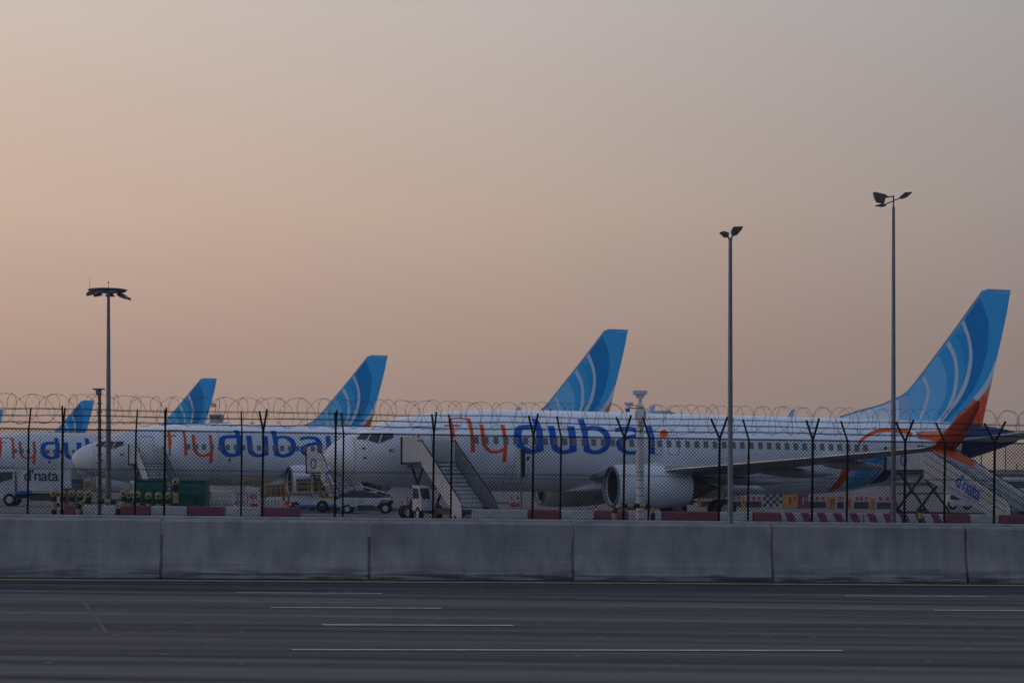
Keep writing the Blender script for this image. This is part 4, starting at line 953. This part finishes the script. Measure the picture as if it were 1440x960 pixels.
m = MB(); m.box((lx(412), -.8, lz(706)), (.1, .04, .12)); m.build('headlight', 'red', r)
r, lx, lz = vehicle_base(514, 103, 'belt_loader', 'white belt loader with dark sloping conveyor, under the nose of the nearest airliner', 'belt loader')
m = MB(); m.prism([(lx(476), -.85, .35), (lx(476), -.85, lz(702)), (lx(488), -.85, lz(699)), (lx(534), -.85, lz(700)), (lx(550), -.85, lz(699)), (lx(552), -.85, lz(703)), (lx(538), -.85, lz(703)), (lx(532), -.85, .4)], (0, 1.7, 0)); m.build('body', 'offwhite', r, .04)
m = MB(); m.prism([(lx(478), -.5, lz(695)), (lx(500), -.5, lz(689)), (lx(512), -.5, lz(689.5)), (lx(552), -.5, lz(699)), (lx(552), -.5, lz(700.5)), (lx(478), -.5, lz(698.5))], (0, 1.0, 0)); m.build('conveyor', 'dgrey', r, .02)
m = MB()
for y in (-.52, .52): m.tube([(lx(485), y, lz(690)), (lx(500), y, lz(684)), (lx(512), y, lz(684)), (lx(550), y, lz(695))], .025, 6)
m.build('side_rail', 'offwhite', r)
for px, rr in ((490, .27), (543, .30)):
    for y in (-.74, .74): wheel(r, (lx(px), y, rr), rr, .22)
m = MB()
for q in (0, 1, 2): m.box((lx(506+q*2.3), -.86, lz(705)), (.04, .01, .1))
m.build('hazard_marking', 'hazyellow', r)
m = MB(); m.box((lx(516), -.65, .35), (.9, .4, .3)); m.build('fuel_tank', 'dgrey', r, .03)
r, lx, lz = vehicle_base(440, 113, 'service_truck', 'white service truck with dark louvred windows behind the small tractor', 'truck')
m = MB(); m.box((lx(430), 0, .55), (lx(469)-lx(392), 1.5, .3)); m.build('chassis', 'dgrey', r)
m = MB(); m.box((lx(443), 0, (lz(669)+.7)/2), (lx(468)-lx(417), 1.8, lz(669)-.7)); bd = m.build('body', 'offwhite', r, .04)
for a, c_ in ((419, 439), (443, 453), (455, 463)):
    m = MB(); m.box(((lx(a)+lx(c_))/2, -.91, (lz(673)+lz(691))/2), (lx(c_)-lx(a), .02, lz(673)-lz(691))); w = m.build('window', 'glass', bd)
    m = MB()
    for q in range(5): m.box(((lx(a)+lx(c_))/2, -.93, lz(674+q*4)), (lx(c_)-lx(a), .02, .04))
    m.build('louvre', 'grey', w)
for px in (400, 458):
    for y in (-.75, .75): wheel(r, (lx(px), y, .38), .38, .22)
# yellow railings
def railing(px0, px1, d, ytop, ybot, n, label, name='guard_railing', mat='yellow', group='yellow guard railings'):
    x = P((px0+px1)/2, d); r = empty(name, (x, d, gz(x)), label=label, cat='railing', group=group); w = P(px1, d)-P(px0, d); zt, zb = ZP(ytop, d)-gz(x), ZP(ybot, d)-gz(x)
    m = MB()
    for i in range(n+1): m.cyl((-w/2+w*i/n, 0, zb-.1), (-w/2+w*i/n, 0, zt), .022, .022, 6)
    m.build('upright', mat, r)
    m = MB()
    for z in (zt, (zt+zb)/2, zb): m.cyl((-w/2, 0, z), (w/2, 0, z), .022, .022, 6)
    m.build('rail', mat, r)
    m = MB(); m.box((0, .4, zb-.1), (w, .8, .08)); m.build('deck', 'grey', r)
    for sx in (-1, 1):
        m = MB(); m.bar((sx*w*.42, .4, 0), (sx*w*.42, .4, zb-.14), .07); m.build('leg', 'grey', r)
railing(328, 372, 100, 673, 692, 3, 'yellow guard railing with wide bays right of the green skips')
railing(374, 402, 101, 675, 697, 4, 'yellow guard railing with close uprights in the middle of the three')
railing(403, 464, 104, 677, 691, 4, 'yellow guard railing above the small white tractor')
railing(118, 143, 104, 672, 686, 3, 'yellow guard railing below the nose of the second airliner')
# white ribbed trailer and cones, pedestals
def small(px0, px1, y0, d, mat, name, label, cat, depth=.8, group=None, detail=True):
    x = P((px0+px1)/2, d); w = P(px1, d)-P(px0, d); h = ZP(y0, d)-gz(x)
    r = empty(name, (x, d, gz(x)), label=label, cat=cat, group=group)
    m = MB(); m.box((0, 0, h/2+.06), (w, depth, h-.12)); m.build('body', mat, r, .03)
    m = MB(); m.box((0, 0, .06), (w*.9, depth*.8, .1)); m.build('base', 'dgrey', r)
    if detail:
        m = MB()
        for q in range(4): m.box((-w*.36+w*.24*q, -depth/2-.012, h*.5), (.05, .02, h*.7))
        m.build('rib', 'grey', r)
    return r
def cart(px0, px1, y0, d, label):
    x = P((px0+px1)/2, d); w = P(px1, d)-P(px0, d); h = ZP(y0, d)-gz(x); r = empty('baggage_cart', (x, d, gz(x)), label=label, cat='cart', group='baggage carts on the apron')
    m = MB(); m.box((0, 0, .5), (w, 1.4, .1)); m.build('deck', 'grey', r)
    m = MB()
    for sx in (-1, 1):
        m.box((sx*(w/2-.03), 0, (h+.5)/2), (.05, 1.4, h-.5))
        for q in range(3): m.bar((sx*w/2*.98, -.7+.7*q, .5), (sx*w/2*.98, -.7+.7*q, h), .05)
    m.box((0, 0, h), (w+.05, 1.5, .05)); m.build('canopy', 'offwhite', r)
    m = MB()
    for q in range(7): m.bar((-w/2+w*q/7, -.7, .55), (-w/2+w*(q+.7)/7, -.7, h*.72), .035)
    m.build('side_bars', 'offwhite', r)
    for sx in (-1, 1):
        for y in (-.6, .6): wheel(r, (sx*w*.36, y, .2), .2, .12)
cart(293, 330, 690, 96, 'white baggage cart right of the green skips')
cart(688, 727, 694, 118, 'white baggage cart under the belly right of the boarding stairs')
cart(496, 528, 687, 140, 'white baggage cart far behind the belt loader')
def cone(px, y0, d, label):
    x = P(px, d); h = ZP(y0, d)-gz(x); r = empty('traffic_cone', (x, d, gz(x)), label=label, cat='cone', group='red and white traffic cones')
    m = MB(); m.box((0, 0, .03), (.36, .36, .05)); m.build('base', 'black', r)
    m = MB()
    for q in range(5): m.cyl((0, 0, .05+(h-.05)*q/5), (0, 0, .05+(h-.05)*(q+1)/5), .16*(1-q/5)+.03, .16*(1-(q+1)/5)+.03, 12, mi=q % 2)
    m.build('cone', ['red', 'bwhite'], r)
for px, d, y0, lab in [(354, 88, 695, 'left one of the two tall cones by the yellow railing'), (359.5, 88, 695, 'right one of the two tall cones by the yellow railing'), (396, 92, 697, 'cone beside the front of the small white tractor'), (403, 94, 691, 'cone nearest the small white tractor'),
                       (331, 80, 704, 'low cone right of the white baggage cart at left'), (719, 104, 697, 'left cone by the cart under the belly'), (728, 104, 697, 'right cone by the cart under the belly'), (838, 70, 707, 'cone in front of the near engine inlet')]:
    cone(px, y0, d, lab)
small(347, 364, 685, 93, 'offwhite', 'power_unit', 'white ground power unit behind the two tall cones', 'power unit')
small(376, 396, 699, 90, 'offwhite', 'power_unit', 'low white power unit below the middle yellow railing', 'power unit')
small(103, 115, 673, 98, 'dgrey', 'cabinet', 'dark cabinet under the nose of the second airliner', 'cabinet')
small(89, 102, 686, 99, 'maroon', 'cabinet', 'dark red cabinet behind the leftmost bollards', 'cabinet')
# tall thin sign post near centre
d = 60; x = P(733, d); r = empty('signal_post', (x, d, gz(x)), label='thin post with a tall narrow dark panel, below the letter d of the nearest airliner', cat='sign post')
z0 = gz(x); m = MB(); m.cyl((0, 0, 0), (0, 0, ZP(631, d)-z0), .03, .03, 10); m.build('post', 'pole', r)
m = MB(); m.box((.07, -.04, ZP(651, d)-z0), (.12, .06, 40*d/F)); m.build('panel', 'black', r, .008)
m = MB()
for q in range(10): m.box((-.07, -.02, ZP(631+q*4.2, d)-z0), (.09, .05, .055))
m.build('insulator_stack', 'cream', r)
# small hazard post right
d = 55; x = P(1321, d)
d = 56; x = P(1289, d); r = empty('hazard_post', (x, 55.5, gz(x)), label='short black post with yellow band before the striped block at right', cat='bollard')
h = ZP(716, 55.5)-gz(x); m = MB(); m.cyl((0, 0, 0), (0, 0, h-.28), .06, .06, 12, 0); m.cyl((0, 0, h-.28), (0, 0, h-.1), .062, .062, 12, 1); m.cyl((0, 0, h-.1), (0, 0, h), .06, .04, 12, 0); m.build('post', ['black', 'hazyellow'], r)
# ------------------------------------------------------------------ far row under the wing
def crate(px0, px1, y0, d, mat, label, chk=False, name='crate', cat='crate'):
    x = P((px0+px1)/2, d); w = P(px1, d)-P(px0, d); h = ZP(y0, d)-gz(x)
    r = empty(name, (x, d, gz(x)), label=label, cat=cat, group='boards and crates in the far row under the wing')
    m = MB(); m.box((0, 0, h/2), (w, .6, h)); m.build('body', mat, r, .02)
    if chk:
        m = MB(); nx = 6; s2 = w/nx; nz_ = int(h/s2)
        for i in range(nx):
            for j in range(nz_):
                if (i+j) % 2: m.box((-w/2+s2*(i+.5), -.305, h-s2*(j+.5)), (s2, .012, s2))
        m.build('checker', 'dgrey', r)
    else:
        m = MB(); m.box((0, -.31, h*.5), (w*.16, .012, h*.5)); m.box((w*.3, -.31, h*.62), (w*.12, .012, h*.3)); m.build('board_marking', 'dorange' if mat == 'amber' else 'bwhite', r)
    return r
crate(1072, 1099, 694, 148, 'bwhite', 'white crate with grey chequers in the far row under the wing', True)
crate(1099.5, 1121, 693, 148, 'amber', 'large glow-painted amber board right of the chequered crate')
crate(1121.5, 1136, 693, 148, 'maroon', 'dark red crate right of the large glow-painted amber board')
crate(1164, 1174, 698, 149, 'amber', 'small glow-painted amber board left of the fence post near the orange swoosh')
crate(1223, 1230, 699, 150, 'amber', 'small glow-painted amber board beneath the blue livery bands')
crate(1189, 1196, 700, 151, 'amber', 'small glow-painted amber board between the two others right of the wing gear')
crate(1043, 1046, 696, 148, 'amber', 'narrow glow-painted amber board just right of the shorter light pole')
crate(980, 985, 695, 148, 'amber', 'narrow glow-painted amber board left of the main wheels')
crate(1008, 1015, 695, 148, 'amber', 'narrow glow-painted amber board right of the main wheels')
for i, (a, c_) in enumerate([(985, 1007), (1022, 1042), (1048, 1071), (1137, 1161), (1177, 1186), (1201, 1221), (1233, 1262)]):
    d = 152; x = P((a+c_)/2, d); w = P(c_, d)-P(a, d); r = empty('far_barrier', (x, d, gz(x)), label=['far red and white barrier left of the shorter light pole', 'far red and white barrier right behind the shorter light pole', 'far red and white barrier left of the chequered crate', 'far red and white barrier right of the dark red crate', 'short far red and white barrier between two small glow-painted amber boards', 'far red and white barrier in the middle of the small glow-painted amber boards', 'far red and white barrier behind the tallest light pole'][i], cat='barrier', group='far red and white barriers under the wing')
    h = ZP(696.5, d)-gz(x); m = MB(); m.box((0, 0, h*.75), (w, .3, h*.5)); m.box((0, 0, h*.25), (w, .4, h*.5), mi=1); m.build('body', ['bwhite', 'dgrey'], r, .02)
    m = MB()
    for q in range(3): m.box((-w/3+w/3*q, -.16, h*.78), (w/6, .012, h*.25))
    m.build('red_marking', 'red', r)
# ------------------------------------------------------------------ right edge: far vehicles, poles, buildings
def far_van(px0, px1, y0, d, label):
    x = P((px0+px1)/2, d); w = P(px1, d)-P(px0, d); h = ZP(y0, d)-gz(x); r = empty('airport_bus', (x, d, gz(x)), label=label, cat='bus', group='far white airport buses')
    m = MB(); m.box((0, 0, h*.55), (w, 2.3, h*.8)); m.build('body', 'offwhite', r, .12)
    m = MB(); m.box((0, -1.16, h*.66), (w*.9, .02, h*.26)); m.build('window', 'glass', r)
    for sx in (-1, 1): wheel(r, (sx*w*.32, -1.0, .42), .42, .25)
far_van(1412, 1438, 669, 240, 'white airport bus near the right edge, behind the stairs rail'); far_van(1330, 1362, 690, 155, "white airport bus behind the foot of the d'nata stairs")
d = 62
def slim(px, d, y0, y1, rr, label, cat='pole'):
    x = P(px, d); r = empty('slim_pole', (x, d, gz(x)), label=label, cat=cat, group='slim far poles at the right'); m = MB(); m.cyl((0, 0, 0), (0, 0, ZP(y0, d)-gz(x)), rr, rr*.7, 8); m.build('pole', 'pole', r)
    m = MB(); m.box((0, 0, .02), (rr*5, rr*5, .04)); m.build('base_plate', 'pole', r)
slim(1414, 260, 614, 700, .1, 'slim far pole left of the right edge, behind the V armed post')
slim(1380, 200, 634, 700, .1, 'slim far pole below the tailplane'); slim(1430, 300, 652, 700, .15, 'short thick far pole at the right edge')
def building(px0, px1, y0, d, label, floors=3, name='terminal_building'):
    x = P((px0+px1)/2, d); w = P(px1, d)-P(px0, d); h = ZP(y0, d)-gz(x); r = empty(name, (x, d, gz(x)), label=label, cat='building')
    m = MB(); m.box((0, 0, h/2-.3), (w, 30, h+.6)); m.build('wall', 'farwall', r)
    m = MB(); m.box((0, 0, h+.4), (w+1, 31, .6)); m.build('roof', 'grey', r)
    m = MB()
    for i in range(floors): m.box((0, -15.1, h*(i+.55)/floors), (w*.94, .1, h/floors*.4))
    m.build('window', 'glass', r)
building(1180, 1560, 663, 700, 'long low terminal building on the hazy horizon at the right edge', 2)
building(-150, 420, 668, 760, 'long low terminal building on the horizon behind the left airliners', 2)
building(560, 1000, 669, 800, 'long low hangar on the horizon behind the nearest airliner', 2, 'hangar')
# far tower
d = 620; x = P(304.5, d); r = empty('control_tower', (x, d, gz(x)), label='hazy boxy grey tower top above the second airliner, right of a blue tail', cat='tower'); h = ZP(578, d)-gz(x); k = d/F
m = MB(); m.box((0, 0, h/2-1), (14*k, 14*k, h-1)); m.build('shaft', 'farwall', r)
m = MB(); m.box((0, 0, h-3.2), (15*k, 15*k, 18*k), taper=(1.25, 1.25)); m.build('cabin', 'farwall', r)
m = MB(); m.box((-1, 0, h+2), (6*k, 6*k, 5*k)); m.cyl((1, 0, h+1), (1, 0, h+4), .15); m.build('roof_plant', 'farwall', r)
m = MB(); m.box((0, -9.3*k, h-1.9), (15*k, .2, 4*k)); m.build('window', 'glass', r)
# wheels etc. belong to their things; lights of the apron: none lit
# ------------------------------------------------------------------ haze
HAZE = .0002
if HAZE:
    m = MB(); m.box((0, 420, 16), (900, 1000, 38)); hz = m.build('haze', [], None)
    hm = bpy.data.materials.new('haze'); hm.use_nodes = True; hn = hm.node_tree.nodes; hn.clear()
    pv = hn.new('ShaderNodeVolumePrincipled'); pv.inputs['Color'].default_value = (.92, .9, .9, 1); pv.inputs['Density'].default_value = HAZE; pv.inputs['Anisotropy'].default_value = .3
    ho = hn.new('ShaderNodeOutputMaterial'); hm.node_tree.links.new(pv.outputs[0], ho.inputs['Volume']); hz.data.materials.append(hm)
    tag(hz, kind='stuff'); 
for m in bpy.data.meshes:
    if m.users == 0: bpy.data.meshes.remove(m)
